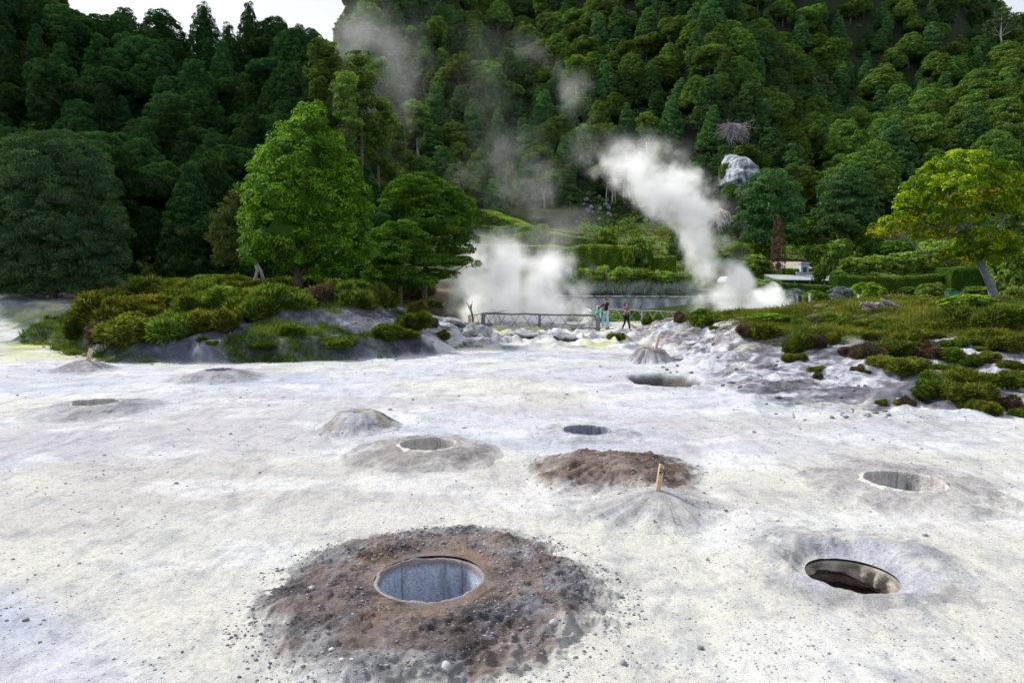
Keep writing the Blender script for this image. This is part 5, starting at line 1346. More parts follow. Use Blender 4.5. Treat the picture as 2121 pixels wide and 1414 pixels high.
SHR = [(1562, 530, 582, 66, 'garden', 68, 'round olive brown shrub next to the camper roof'), (1690, 510, 545, 42, 'bright', 72, 'fresh green shrub above the chimney stack'),
       (1735, 498, 540, 46, 'garden', 76, 'broad grey green shrub behind the chimney stack'), (1715, 525, 575, 30, 'darkb', 66, 'tall dark conical shrub on the roof edge'),
       (1698, 550, 590, 26, 'darkb', 61, 'dark climbing shrub breaking the line of the long roof'), (1760, 466, 530, 70, 'garden', 82, 'tall rounded tree-like shrub at the wood edge'),
       (1800, 492, 548, 58, 'darkb', 78, 'domed green shrub beside the tall rounded one'), (1740, 562, 596, 30, 'darkb', 58, 'leafy shrub at the start of the long leafy hedge'),
       (1770, 535, 570, 60, 'garden', 66, 'light green shrub above the long hedge, first of the row'), (1815, 530, 570, 56, 'garden', 66, 'light green shrub above the long hedge, second of the row'),
       (1865, 525, 572, 66, 'garden', 66, 'light green shrub above the long hedge, third of the row'), (1915, 528, 572, 60, 'garden', 66, 'light green shrub above the long hedge, fourth of the row'),
       (1850, 500, 540, 70, 'darkb', 74, 'dim green shrub below the golden drooping branch'), (1960, 530, 566, 50, 'garden', 68, 'leafy shrub between the long hedge and the square block'),
       (2095, 520, 600, 76, 'garden', 52, 'tall light green shrub at the picture edge beyond the golden tree'), (2110, 440, 520, 70, 'darkb', 70, 'dense dark shrub high at the picture edge'),
       (1890, 594, 608, 46, 'darkb', 55, 'low clipped dome before the long leafy hedge'), (2030, 594, 610, 56, 'darkb', 53, 'low clipped dome at the foot of the square hedge block'),
       (2086, 596, 611, 50, 'darkb', 53, 'low clipped dome beyond the golden tree trunk'), (1948, 598, 609, 44, 'darkb', 54, 'flat clipped dome beside the green bin'),
       (1590, 580, 606, 50, 'garden', 58, 'shaggy shrub just above the steam under the camper'), (1640, 600, 640, 50, 'fuzzy', 52, 'grey twiggy bush behind the fence posts by the steam'),
       (1688, 604, 640, 46, 'garden', 50, 'yellowish shrub behind the first pale fence post'), (1726, 610, 642, 42, 'fuzzy', 50, 'greyish bush before the small lawn'),
       (1766, 622, 648, 26, 'darkb', 47, 'compact green bush at the end of the small lawn'), (1745, 595, 625, 54, 'fuzzy', 53, 'pinkish grey feathery bush behind the lawn'),
       (1800, 590, 640, 56, 'bright', 49, 'yellow green shrub beside the dark fence post'), (1812, 618, 648, 50, 'garden', 47, 'low green shrub between the dark post and the timber heap'),
       (1875, 618, 642, 40, 'garden', 47, 'small leafy shrub near the timber heap'), (1925, 588, 622, 52, 'garden', 51, 'tall airy shrub in front of the long leafy hedge'),
       (1915, 612, 640, 44, 'garden', 48, 'low bushy plant among the dry grass'), (2100, 596, 630, 50, 'garden', 47, 'pale shrub at the picture edge behind the heath'),
       (1256, 478, 530, 40, 'bright', 62, 'young rounded tree-like shrub above the tall wavy hedge'), (1328, 496, 560, 44, 'darkb', 60, 'dark leafy shrub at the end of the tall wavy hedge'),
       (1302, 522, 556, 22, 'bright', 58, 'narrow golden green topiary in front of the tall wavy hedge'), (1120, 468, 510, 30, 'bright', 74, 'small conical shrub in the steam on the garden slope'),
       (1040, 470, 500, 50, 'garden', 79, 'loose shrub between the upper hedge lines'), (1082, 482, 508, 44, 'garden', 76, 'pale loose shrub in the mist of the middle terrace'),
       (1205, 560, 606, 46, 'bright', 53, 'glossy broad leaved green plant on top of the wall'), (1290, 556, 594, 56, 'garden', 54, 'light green rose like shrub behind the lone dark post'),
       (1336, 562, 596, 48, 'garden', 54, 'pale green shrub in the row behind the wall, next to the topiary'), (1375, 562, 596, 44, 'garden', 55, 'misty green shrub in the row behind the wall'),
       (1395, 568, 592, 30, 'darkb', 54, 'dark round bush in front of the pale misty hedge'), (1250, 552, 590, 40, 'garden', 56, 'small shrub just behind the lone dark post'),
       (1165, 540, 600, 50, 'fuzzy', 54, 'tall silvery plume grass clump beside the pond steam'), (1400, 480, 545, 40, 'darkb', 72, 'dim tall shrub wrapped in the tall steam'),
       (1660, 455, 520, 60, 'darkb', 84, 'dark bushy growth at the wood edge behind the rust brown tree'), (1520, 505, 545, 60, 'garden', 74, 'pale green undergrowth bush below the dead roots'),
       (1585, 495, 535, 50, 'bright', 76, 'light green fern like shrub below the dead roots'), (1720, 430, 500, 40, 'darkb', 86, 'dark bush leaning out of the wood edge'),
       (2030, 470, 545, 90, 'darkb', 66, 'big dim shrub seen under the golden crown'), (1940, 500, 556, 70, 'garden', 70, 'dull green shrub under the golden crown'), (1990, 560, 600, 40, 'garden', 60, 'leafy shrub growing against the square hedge block')]
SHR += [(1500, 340, 372, 22, 'darkb', 93, 'dark shrub hugging the near edge of the white rock face'), (1584, 322, 350, 26, 'darkb', 93, 'dark shrub overhanging the upper corner of the white rock face'), (1545, 304, 328, 50, 'darkb', 94, 'leafy bush capping the white rock face'), (1512, 382, 420, 34, 'darkb', 88, 'dark bush between the white rock face and the bare roots'), (1580, 360, 400, 24, 'darkb', 92, 'small dark bush on the far edge of the white rock face')]
for u, v0, v1, w, t, Y, lab in SHR:
    bush(u, v0, v1, w, t, lab, GB, Y=Y)

# ------------------------------------------------------------------ pale cliff, dead brush, boulders
def cliff():
    Y = 91; k = Y / F; c = at(1544, 366, Y); mb = MB()
    nu, nv = 60, 60; a = np.linspace(-1, 1, nu); b = np.linspace(-1, 1, nv); A, B = np.meshgrid(a, b, indexing='ij')
    th = np.arctan2(B, A); r = np.maximum(np.abs(A), np.abs(B)); edge = 1 + (fbm(np.cos(th) * 2, np.sin(th) * 2, 5, 3) - .5) * .5
    X = r * np.cos(th) * edge * 40 * k; Z = r * np.sin(th) * edge * 50 * k
    Yq = -1.2 * (1 - r ** 3) + (ridg(X * .9, Z * .5, 6, 4) - .5) * 1.1 + 3.5 * r ** 5 + (Z / (46 * k)) * 1.0
    mb.add(np.stack([X, Yq, Z], -1), grid_faces(nu, nv)); o = mb.build('rock', M['white_rock'], smooth=True); o.location = (c.x, Y, c.z)
    tag(o, 'bare bluish white rock face set in the dark hillside', 'rock')
    b2 = at(1522, 425, 90); mb = MB(); ellipsoid(mb, (0, 0, 0), (28 * 90 / F, 1.6, 36 * 90 / F), 20, 26, .3, 9)
    M['earth'] = surf('bare_earth', (.055, .045, .05), (.13, .11, .115), 3, .95, 1, 8)
    o = mb.build('rock', M['earth'], smooth=True); o.location = b2; tag(o, 'dark bare earth bluff under the white rock face', 'rock')
cliff()
def dead_brush(label, u, v, Y, w, h, n, seed, down=False, mat='dead', r0=.05):
    rng = np.random.default_rng(seed); k = Y / F; c = at(u, v, Y); mb = MB()
    for i in range(n):
        a = (rng.random() - .5) * 2.6 + (PI if down else 0); L = h * k * (.5 + .6 * rng.random()); p = np.array([0, 0, 0.]); pts = [p.copy()]
        d = np.array([math.sin(a) * w / h, (rng.random() - .5) * .8 - .3, math.cos(a)])
        for s in range(5):
            d = d + rng.normal(size=3) * .28 + np.array([0, 0, -.12 if down else .0]); p = p + unit(d) * L / 5; pts.append(p.copy())
        tube(mb, pts, np.linspace(r0, r0 * .25, 6), 4, caps=False)
        for j in range(6):
            q = pts[1 + int(rng.integers(4))]; d2 = unit(d + rng.normal(size=3) * .9) * L * .3
            tube(mb, [q, q + d2 * .5 + rng.normal(size=3) * .05 * L, q + d2], [r0 * .4, r0 * .3, r0 * .15], 3, caps=False)
    o = mb.build('dead_branches', M[mat]); o.location = c; tag(o, label, 'dead branches'); return o
dead_brush('grey tangle of dead twigs hanging above the white rock face', 1520, 256, 94, 50, 46, 110, 61, True)
dead_brush('pale bare roots and branches fanning down beside the tall steam', 1492, 432, 88, 30, 48, 22, 62, True, 'pale_bark', .09)
dead_brush('dim leafless thicket at the foot of the dark bluff', 1545, 450, 88, 40, 50, 22, 63, True, 'dead', .05)
dead_brush('round grey dead bush halfway up the slope beside a bare white pole', 1905, 255, 128, 16, 20, 40, 64, True, 'dead', .06)
px_tree('bare_trunk', 'bare white dead pole standing on the right hand slope', 1886, 285, 128, [(1888, 240, 3, 3)], 'f_pale', .2, 4, .1, 919, [(1886, 292, 1.3), (1887, 262, 1.2), (1888, 232, .8)], 'pale_bark', core=0)['category'] = 'dead tree'
rng = np.random.default_rng(66)
for i in range(44):
    u = 1190 + 150 * rng.random(); v = 402 + 62 * rng.random() + (u - 1190) * .04; x, y, z = hit(u, v); r = (.15 + .30 * rng.random() ** 2)
    rock('rock', 'whitish boulder with ivy between, on the stony slope behind the tall steam', x, y, z + .2, (r * 1.2, r, r * .9), 460 + i, 'white_rock', 'whitish boulders on the stony slope', 10, .4, rng.random() * 6)
for i, (u, v, w) in enumerate([(107, 616, 20), (131, 613, 8), (187, 612, 18), (166, 623, 20)]):
    x, y, z = hit(u, v); rock('rock', ['grey blue stone on the bank before the puffy tree, larger of the two', 'tiny pale stone beside the grey blue one', 'flat grey slab where the white field meets the dark wood', 'low bluish stone next to the shrub bank tip'][i], x, y, z + .05, (w * y / F * .6, .3, .14), 490 + i, 'stone', None, 9, .3)

# ------------------------------------------------------------------ wall, fences, posts, signs, building
def quadprism(mb, p0, p1, w, h, var=.5):
    a = Vector(p0); b = Vector(p1); t = (b - a); L = t.length; t.normalize()
    up = Vector((0, 0, 1)); s = t.cross(up); s.normalize(); up = s.cross(t)
    R = Matrix((t, s, up)).transposed(); box(mb, (a + b) / 2, (L, w, h), R, var)
def wall():
    mb = MB(); a = at(1118, 640, 49.4); b = at(1300, 640, 49.6); c = at(1505, 642, 50.2); pts = [a, b, c]
    e = empty('concrete_wall', (a.x, a.y, 0)); M['wall'] = surf('wall_concrete', (.13, .155, .19), (.46, .50, .54), 2.2, .95, .8, 9, (1, 1, .3), 9, c3=(.09, .10, .10))
    n = 70; P = [a.lerp(c, i / n) for i in range(n + 1)]
    V = []
    for j, (zz, yo) in enumerate([(0, 0), (.6, .0), (1.2, .02), (1.72, .02), (1.72, .34), (0, .34)]):
        for i, p in enumerate(P): V.append((p.x - a.x, p.y - a.y + yo + (vn(i * .7, j * 2.1, 8) - .5) * .03, zz - .10 * i / n))
    mb.add(np.array(V), grid_faces(6, n + 1)); mb.build('wall_face', M['wall'], e)
    mb = MB(); V = []
    for j, (zz, yo) in enumerate([(1.725, -.07), (1.82, -.08), (1.85, .1), (1.83, .42), (1.725, .42), (1.725, -.07)]):
        for i, p in enumerate(P): V.append((p.x - a.x, p.y - a.y + yo + (vn(i * .9, j * 1.3, 9) - .5) * .03, zz - .10 * i / n + (vn(i * .8, 3, 10) - .5) * .03))
    mb.add(np.array(V), grid_faces(6, n + 1)); mb.build('coping', surf('coping', (.06, .065, .07), (.26, .28, .30), 3, .95, .6, 20), e)
    tag(e, 'weathered grey concrete retaining wall behind the walkers', 'wall')
wall()

def rustic_fence(label, A, B, hr, npost, nx, mat, seed, post_r=.09, rail_r=.05, first=True, last=True, bottom=True, name='wooden_fence'):
    """A, B: ground points of the two ends"""
    rng = np.random.default_rng(seed); A = Vector(A); B = Vector(B); e = empty(name, A); D = B - A; tag(e, label, 'fence', 'rustic branch fences round the steaming ponds')
    j = lambda s: Vector(rng.normal(size=3) * s)
    def gp(t): return A + D * t
    pts = [A + D * t for t in np.linspace(0, 1, 9)]
    mb = MB(); tube(mb, [Vector((p.x, p.y, gp(t).z + hr)) - A + j(.018) for p, t in zip(pts, np.linspace(0, 1, 9))], [rail_r * (1 + .15 * rng.normal()) for _ in pts], 7); mb.build('rail', M[mat], e, smooth=True)
    if bottom:
        mb = MB(); tube(mb, [gp(t) - A + Vector((0, 0, .12)) + j(.02) for t in np.linspace(0, 1, 9)], rail_r * .6, 6); mb.build('rail', M[mat], e, smooth=True)
    for i in range(npost):
        t = i / max(npost - 1, 1)
        if (i == 0 and not first) or (i == npost - 1 and not last): continue
        g = gp(t) - A; big = post_r * (1.7 if i in (0, npost - 1) else 1)
        mb = MB(); tube(mb, [g + Vector((0, 0, -.2)), g + Vector((0, 0, .4)) + j(.012), g + Vector((0, 0, hr + .03)) + j(.01)], [big * 1.05, big, big * .95], 9); mb.build('post', M[mat], e, smooth=True)
    for i in range(nx):
        t0 = (i + .08) / nx; t1 = (i + .98) / nx
        for p, q in ((t0, t1), (t1, t0)):
            a = gp(p) - A + Vector((0, -.05, -.08)); b = gp(q) - A + Vector((0, -.05, hr - .01))
            p2 = p + (q - p) * (.9 + .15 * rng.random()); b = gp(p2) - A + Vector((0, -.05, hr - .01))
            mb = MB(); tube(mb, [a, a.lerp(b, .5) + j(.015), b], [.019, .017, .014], 5); mb.build('brace', M[mat], e, smooth=True)
    return e
c0 = at(1001, 676, 39.6); c1 = at(1239, 684, 38.2)
g0 = Vector((c0.x, 39.6, H1(c0.x, 39.6))); g1 = Vector((c1.x, 38.4, H1(c1.x, 38.4)))
rustic_fence('grey branch fence with crossed braces along the front of the steaming pond', g0, g1, .84, 3, 9, 'grey_wood', 41, .075)
b0 = at(1084, 650, 51); b0 = Vector((b0.x, 49.0, .15)); rustic_fence('branch fence running back from the front corner into the steam', g0 + Vector((.05, .15, 0)), b0, .80, 4, 6, 'grey_wood', 42, .06, first=False)
b1 = at(1218, 655, 46.5); b1 = Vector((b1.x, 46.5, .15)); rustic_fence('short return fence with a bright new top pole behind the corner post', g1 + Vector((0, .2, 0)), b1, .80, 2, 3, 'pale_bark', 43, .07, first=False)
b2 = Vector((at(1150, 655, 47).x, 47, .15)); rustic_fence('dim back fence between the pond steam and the wall', b2, b1 + Vector((-.05, .1, 0)), .84, 2, 4, 'grey_wood', 44, .06)
b3 = Vector((at(1256, 655, 46).x, 46.3, .15)); b4 = Vector((at(1424, 660, 41).x, 42.5, .1)); rustic_fence('pale branch fence with wide crossed braces behind the walkers', b3, b4, .82, 3, 7, 'dead', 45, .05, .04)
b5 = Vector((at(978, 655, 42).x, 42.0, .2)); rustic_fence('low tan side rail between the forked branch and the fence corner', Vector((at(972, 680, 39).x, 39.2, H1(at(972, 680, 39).x, 39.2))), g0 + Vector((-.1, .02, 0)), .80, 2, 2, 'pale_wood', 46, .05, .035, last=False, bottom=False)
# forked branch post
x, y, z = hit(981, 690); e = empty('branch_post', (x, y, z)); k = y / F
mb = MB(); tube(mb, [(0, 0, -.2), (-.02, 0, .35), (-.04, 0, .8), (-.13, 0, 1.2), (-.14, 0, 1.45)], [.06, .055, .05, .045, .02], 8); mb.build('stem', M['bark'], e, smooth=True)
mb = MB(); tube(mb, [(-.13, -.01, 1.12), (-.24, 0, 1.38), (-.36, 0, 1.56)], [.05, .045, .035], 7); mb.build('branch', M['pale_bark'], e, smooth=True)
mb = MB(); tube(mb, [(-.12, .02, 1.2), (-.08, 0, 1.5), (-.05, 0, 1.66)], [.03, .022, .01], 6); mb.build('branch', M['bark'], e, smooth=True)
tag(e, 'crooked forked branch post with a peeled white arm next to the fence', 'post')

def sign(label, u, vbase, Y, h, bw, bh, bands, pole='grey_wood', rz=0):
    p = at(u, vbase, Y); z0 = H1(p.x, Y); e = empty('sign', (p.x, Y, z0), rz); tag(e, label, 'sign')
    mb = MB(); tube(mb, [(0, 0, -.2), (0, 0, h)], .035, 8); mb.build('post', M[pole], e, smooth=True)
    mb = MB(); box(mb, (0, -.05, h + bh * .3), (bw, .03, bh)); bd = mb.build('board', surf('sign_board', (.72, .76, .70), (.80, .82, .80), 3, .5, .05, 20), e)
    mb = MB(); b = .02; z_ = h + bh * .3
    for s in (-1, 1):
        box(mb, (s * (bw / 2 + b / 2), -.052, z_), (b, .045, bh + 2 * b)); box(mb, (0, -.052, z_ + s * (bh / 2 + b / 2)), (bw, .045, b))
    mb.build('frame', surf('sign_frame', (.60, .62, .60), (.70, .72, .70), 4, .5, .05, 20), e)
    for i, (zz, hh, ww, col) in enumerate(bands):
        mb = MB(); box(mb, (0, -.067, z_ + zz * bh), (bw * ww, .004, hh * bh)); mb.build('printed_panel', surf('print_%d' % i, tuple(c * .9 for c in col), col, 6, .5, 0, 20), bd)
sign('small white framed notice with green picture and blue strip by the fence corner', 1240, 678, 39.2, .98, .26, .40, [(.08, .62, .5, (.42, .62, .40)), (-.38, .16, .8, (.10, .25, .36))])
sign('small pale blue notice on a pole half lost in the pond steam', 1019, 668, 44.5, 1.35, .20, .30, [(0, .8, .8, (.42, .60, .66)), (-.42, .1, .8, (.2, .25, .28))])

for i, (u, v0, v1, w, Y, mat, lab) in enumerate([
    (1651, 612, 645, 3.0, 47, 'grey_wood', 'thin faint fence post at the edge of the steam'), (1676, 607, 646, 4.2, 46, 'stone', 'pale grey fence post nearest the steam'), (1722, 616, 640, 2.4, 48, 'grey_wood', 'short thin post by the small lawn'),
    (1777, 610, 648, 4.4, 45, 'stone', 'pale grey fence post beside the dark one'), (1789, 615, 648, 3.0, 45.5, 'bark', 'dark fence post beside the pale grey one'), (1832, 611, 640, 2.6, 46, 'grey_wood', 'slim post in front of the timber heap'),
    (1885, 620, 642, 3.6, 45, 'stone', 'short pale post among the dry grass'), (1931, 612, 640, 3.4, 46, 'bark', 'black post before the long leafy hedge'), (2079, 608, 632, 4.0, 43, 'bark', 'black post behind the golden tree trunk'),
    (1256, 558, 592, 3.2, 54, 'bark', 'lone dark green post above the wall'), (1406, 562, 594, 3.0, 54, 'bark', 'dark post above the wall near the tall steam')]):
    p = at(u, v1, Y); k = Y / F; e = MB(); zt = at(u, v0, Y).z - p.z; zg = min(H1(p.x, Y) - p.z, 0)
    tube(e, [(0, 0, zg - .2), (.01, 0, zt * .5), (0, 0, zt)], [w * k * .55, w * k * .5, w * k * .5], 8); o = e.build('fence_post', M[mat], smooth=True); o.location = p
    tag(o, lab, 'fence post', 'fence posts of the garden edge')

M['roof'] = surf('pale_roof', (.24, .28, .28), (.36, .40, .40), 2, .6, .2, 14); M['dgreen'] = surf('dark_green_wall', (.02, .06, .06), (.04, .10, .10), 3, .7, .2, 10); M['white'] = surf('whitewash', (.30, .34, .42), (.44, .48, .56), 3, .8, .2, 16)
def long_building():
    a = at(1603, 580, 62); b = at(1964, 586, 64.5); e = empty('long_building', (a.x, a.y, 0)); L = b.x - a.x; dy = b.y - a.y
    def P(t, o, z): return (L * t, dy * t + o, z)
    z1 = a.z; z2 = at(1603, 571, 65).z
    mb = MB(); n = 40
    ss = np.linspace(0, 1, n); V = [P(t, -.35, z1 - .3 * t + .0) for t in ss] + [P(t, -.35, z1 + .07 - .3 * t) for t in ss] + [P(t, 2.6, z2 + .12 - .3 * t) for t in ss] + [P(t, 2.6, z2 - .3 * t) for t in ss] + [P(t, -.35, z1 - .3 * t) for t in ss]
    mb.add(np.array(V), grid_faces(5, n)); mb.build('roof', M['roof'], e)
    mb = MB(); V = [P(t, 0, .4) for t in ss] + [P(t, 0, z1 - .01 - .3 * t) for t in ss] + [P(t, 2.5, z2 - .02 - .3 * t) for t in ss] + [P(t, 2.5, .4) for t in ss]
    mb.add(np.array(V), grid_faces(4, n)); mb.add(np.array([P(0, 0, .4), P(0, 0, z1), P(0, 2.5, z2), P(0, 2.5, .4), P(1, 0, .4), P(1, 0, z1 - .3), P(1, 2.5, z2 - .3), P(1, 2.5, .4)]), np.array([[0, 1, 2, 3], [7, 6, 5, 4]]))
    mb.build('wall', M['dgreen'], e)
    for t in np.linspace(.03, .95, 12):
        mb = MB(); box(mb, P(t, -.05, z1 - .55 - .3 * t), (.09, .08, 1.0)); mb.build('batten', M['roof'], e)
    tag(e, 'long low dark green shed with a pale grey roof among the hedges', 'building')
long_building()
p = at(1663, 566, 68); e = empty('chimney_stack', (p.x, 68, p.z - 1)); k = 68 / F
mb = MB(); box(mb, (0, 0, 1.0), (20 * k * .8, .9, 1.9)); box(mb, (-.55, 0, .55), (.5, .8, 1.2)); box(mb, (.65, 0, .6), (.5, .8, 1.1)); mb.build('stack', M['white'], e)
mb = MB(); box(mb, (0, 0, 2.0), (24 * k * .8, 1.15, .13)); mb.build('cap', M['white'], e)
mb = MB(); box(mb, (0, -.46, 1.35), (.35, .05, .5)); mb.build('opening', M['dgreen'], e)
tag(e, 'whitewashed stone oven with a flat capped chimney in the garden', 'oven')
mb = MB(); p = at(1640, 556, 70); V = np.array([(-1.8, -1.2, 0), (1.6, -1.2, 0), (1.6, 1.6, .75), (-1.8, 1.6, .75), (-1.8, -1.2, -.1), (1.6, -1.2, -.1), (1.6, 1.6, .65), (-1.8, 1.6, .65)])
mb.add(V, np.array([[0, 1, 2, 3], [7, 6, 5, 4], [0, 4, 5, 1], [1, 5, 6, 2], [2, 6, 7, 3], [3, 7, 4, 0]])); o = mb.build('roof_slab', surf('tan_roof', (.30, .24, .20), (.42, .35, .30), 4, .8, .3, 20)); o.location = p
tag(o, 'small tan sloping roof next to the whitewashed oven', 'roof')
# camper like white canopy by the steam
p = at(1508, 584, 60); e = empty('canopy', (p.x, 60, p.z)); k = 60 / F
mb = MB(); V = []
prof = [(-14, 0), (-13, 5), (-8, 11), (0, 12), (14, 11), (24, 10), (25, 0)]
for yy in (-1.2, 1.2):
    for a, b in prof: V.append((a * k, yy, b * k))
n = len(prof); f = [np.array([[i, i + 1, n + i + 1, n + i] for i in range(n - 1)]), np.arange(n)[::-1][None], (np.arange(n) + n)[None]]
mb.add(np.array(V), f); mb.build('shell', M['white'], e)
mb = MB(); box(mb, (.35, -1.215, 5.5 * k), (.8, .03, 4 * k)); mb.build('window', M['dgreen'], e)
mb = MB(); 
for sx in (-.5, .95): tube(mb, [(sx, -1, -1.2), (sx, -1, .05)], .05, 6)
mb.build('support', M['grey_wood'], e)
tag(e, 'white camper like canopy roof peeping over the steam', 'canopy')
# green bin
p = at(1972, 616, 49); e = empty('bin', p); k = 49 / F
mb = MB(); a, b, h = 18 * k / 2, 24 * k / 2, 11 * k
V = [(sx * q, sy * q * .7, z) for q, z in ((a, 0), (b, h), (b * 1.08, h), (b * 1.08, h + .05), (b * .9, h + .05), (a * .8, .06)) for sx, sy in ((-1, -1), (1, -1), (1, 1), (-1, 1))]
mb.add(np.array(V), [grid_faces(6, 4, True), np.array([[20, 21, 22, 23]])]); mb.build('body', surf('green_plastic', (.03, .14, .11), (.05, .20, .16), 4, .5, .1, 20), e)
mb = MB(); 
for sx in (-a * .7, a * .7): box(mb, (sx, 0, -.12), (.06, .3, .25))
mb.build('feet', M['stone'], e); tag(e, 'green tapered waste bin among the dry grass before the square hedge', 'bin')
# heap of timber
x, y, z = hit(1834, 642); e = empty('timber_heap', (x, y, z)); rng = np.random.default_rng(9)
for i in range(12):
    a = rng.random() * 1.0 - .25; L = .45 + .45 * rng.random(); c = Vector((rng.normal() * .25, rng.normal() * .2, -.1 + rng.random() * .35)); d = Vector((math.cos(a), rng.normal() * .3, -math.sin(a) * .7)) * L * .6
    mb = MB(); tube(mb, [c - d, c, c + d], [.06, .08, .06], 6); mb.build('log', M['dead'], e)
tag(e, 'heap of weathered grey timber behind the slim post', 'timber heap')

# ------------------------------------------------------------------ people
def skin(name, V, E, Rr, mat, parent, root=0, sub=1):
    me = bpy.data.meshes.new(name); me.from_pydata([tuple(v) for v in V], E, []); me.materials.append(mat)
    o = bpy.data.objects.new(name, me); COL.objects.link(o); o.parent = parent
    md = o.modifiers.new('skin', 'SKIN'); md.use_smooth_shade = True; md.branch_smoothing = .4
    for i, d in enumerate(me.skin_vertices[0].data):
        r = Rr[i]; d.radius = r if isinstance(r, tuple) else (r, r); d.use_root = (i == root)
    s = o.modifiers.new('sub', 'SUBSURF'); s.levels = sub; s.render_levels = sub
    return o
SKIN = surf('skin', (.42, .24, .17), (.55, .33, .25), 6, .6, .05, 30)
def plain(n, c, r=.85): return surf(n, tuple(q * .8 for q in c), c, 14, r, .25, 60)
def person(label, x, y, z, rz, hgt, J, top, top_long, trousers, shoes, hair, hairlong, cat='person', sleeve=None):
    e = empty('person', (x, y, z), rz, hgt / 1.75); tag(e, label, cat)
    N = list(J); idx = {k: i for i, k in enumerate(N)}; V = [J[k] for k in N]
    R0 = dict(pelvis=(.13, .10), waist=(.12, .09), chest=(.145, .10), neck=(.052, .052), jaw=(.070, .078), head=(.085, .10), crown=(.055, .06), shL=.055, shR=.055, elL=.040, elR=.040, wrL=.026, wrR=.026,
              paL=(.034, .018), paR=(.034, .018), hipL=.085, hipR=.085, knL=.056, knR=.056, anL=.036, anR=.036, toL=(.035, .025), toR=(.035, .025), nose=.016)
    E = [('pelvis', 'waist'), ('waist', 'chest'), ('chest', 'neck'), ('neck', 'jaw'), ('jaw', 'head'), ('head', 'crown'), ('head', 'nose')]
    for s in 'LR': E += [('chest', 'sh' + s), ('sh' + s, 'el' + s), ('el' + s, 'wr' + s), ('wr' + s, 'pa' + s), ('pelvis', 'hip' + s), ('hip' + s, 'kn' + s), ('kn' + s, 'an' + s), ('an' + s, 'to' + s)]
    V = [Vector(v) for v in V]; Rr = [R0[k] for k in N]; EE = [(idx[a], idx[b]) for a, b in E]
    # fingers: five short chains from each palm
    for s in 'LR':
        pa = V[idx['pa' + s]]; wr = V[idx['wr' + s]]; d = (pa - wr).normalized(); side = d.cross(Vector((0, 1, .2))).normalized()
        if side.length < .1: side = Vector((1, 0, 0))
        nrm = d.cross(side)
        for f in range(5):
            off = (f - 2) * .017 if f < 4 else -.03; Lf = (.060, .072, .076, .066, .05)[f] if f < 4 else .05
            b = len(V); root = pa + side * ((f - 1.5) * .017) if f < 4 else pa - side * .028 - d * .02
            dd = d if f < 4 else (d - side * .8).normalized()
            V += [root, root + dd * Lf * .55 + nrm * .006, root + dd * Lf + nrm * .022]; Rr += [.009, .0085, .007]; EE += [(idx['pa' + s], b), (b, b + 1), (b + 1, b + 2)]
    skin('body', V, EE, Rr, SKIN, e, idx['pelvis'])
    def sub(nm, ks, es, rr, mat):
        ii = {k: i for i, k in enumerate(ks)}
        return skin(nm, [J[k] for k in ks], [(ii[a], ii[b]) for a, b in es], rr, mat, e, 0)
    hem = 'hem'; J = dict(J); J['hem'] = tuple(Vector(J['pelvis']) + Vector((0, 0, -.16 if top_long else .0)))
    mid = lambda a, b, t: tuple(Vector(J[a]).lerp(Vector(J[b]), t))
    J['slL'] = mid('shL', 'elL', .55); J['slR'] = mid('shR', 'elR', .55); J['nk'] = mid('chest', 'neck', .55)
    sub('top', ['waist', 'chest', 'nk', 'pelvis', 'hem', 'shL', 'shR', 'slL', 'slR'], [('waist', 'chest'), ('chest', 'nk'), ('waist', 'pelvis'), ('pelvis', 'hem'), ('chest', 'shL'), ('chest', 'shR'), ('shL', 'slL'), ('shR', 'slR')],
        [(.142, .112), (.165, .12), (.085, .08), (.165, .13), (.185, .14), .072, .072, .062, .062], top)
    if sleeve: sub('sleeve', ['shR', 'slR', 'elR', 'wrR'], [('shR', 'slR'), ('slR', 'elR'), ('elR', 'wrR')], [.075, .066, .058, .045], sleeve)
    J['cufL'] = mid('knL', 'anL', .93); J['cufR'] = mid('knR', 'anR', .93)
    sub('trousers', ['pelvis', 'hipL', 'hipR', 'knL', 'knR', 'cufL', 'cufR'], [('pelvis', 'hipL'), ('pelvis', 'hipR'), ('hipL', 'knL'), ('hipR', 'knR'), ('knL', 'cufL'), ('knR', 'cufR')],
        [(.135, .115), .105, .105, .078 if top_long else .066, .078 if top_long else .066, .062 if top_long else .046, .062 if top_long else .046], trousers)
    for s in 'LR':
        a = Vector(J['an' + s]); t = Vector(J['to' + s])
        skin('shoe', [a + Vector((0, 0, .02)), a + (t - a) * .25 + Vector((0, 0, -.03)), t + (t - a) * .12], [(0, 1), (1, 2)], [.044, (.05, .042), (.046, .03)], shoes, e)
    hd = Vector(J['head']); cr = Vector(J['crown']); back = Vector((0, .03, 0))
    hv = [cr + Vector((0, .0, .012)), hd + Vector((0, .035, .02)), hd + Vector((0, .06, -.05))]; hr = [(.088, .098), (.100, .103), (.08, .07)]
    if hairlong:
        hv += [Vector(J['neck']) + Vector((0, .07, -.02)), Vector(J['chest']) + Vector((0, .12, .02))]; hr += [(.085, .05), (.06, .03)]
    skin('hair', hv, [(i, i + 1) for i in range(len(hv) - 1)], hr, hair, e)
    for s in (-1, 1):
        mb = MB(); ellipsoid(mb, hd + Vector((s * .031, -.088, .0)), (.012, .008, .008), 6, 8); mb.build('eye', plain('eye', (.03, .02, .02), .3), e)
        mb = MB(); ellipsoid(mb, hd + Vector((s * .086, .0, -.005)), (.010, .020, .030), 6, 8); mb.build('ear', SKIN, e)
    mb = MB(); ellipsoid(mb, Vector(J['jaw']) + Vector((0, -.082, .012)), (.024, .008, .007), 6, 8); mb.build('mouth', plain('lips', (.35, .12, .10)), e)
    return e
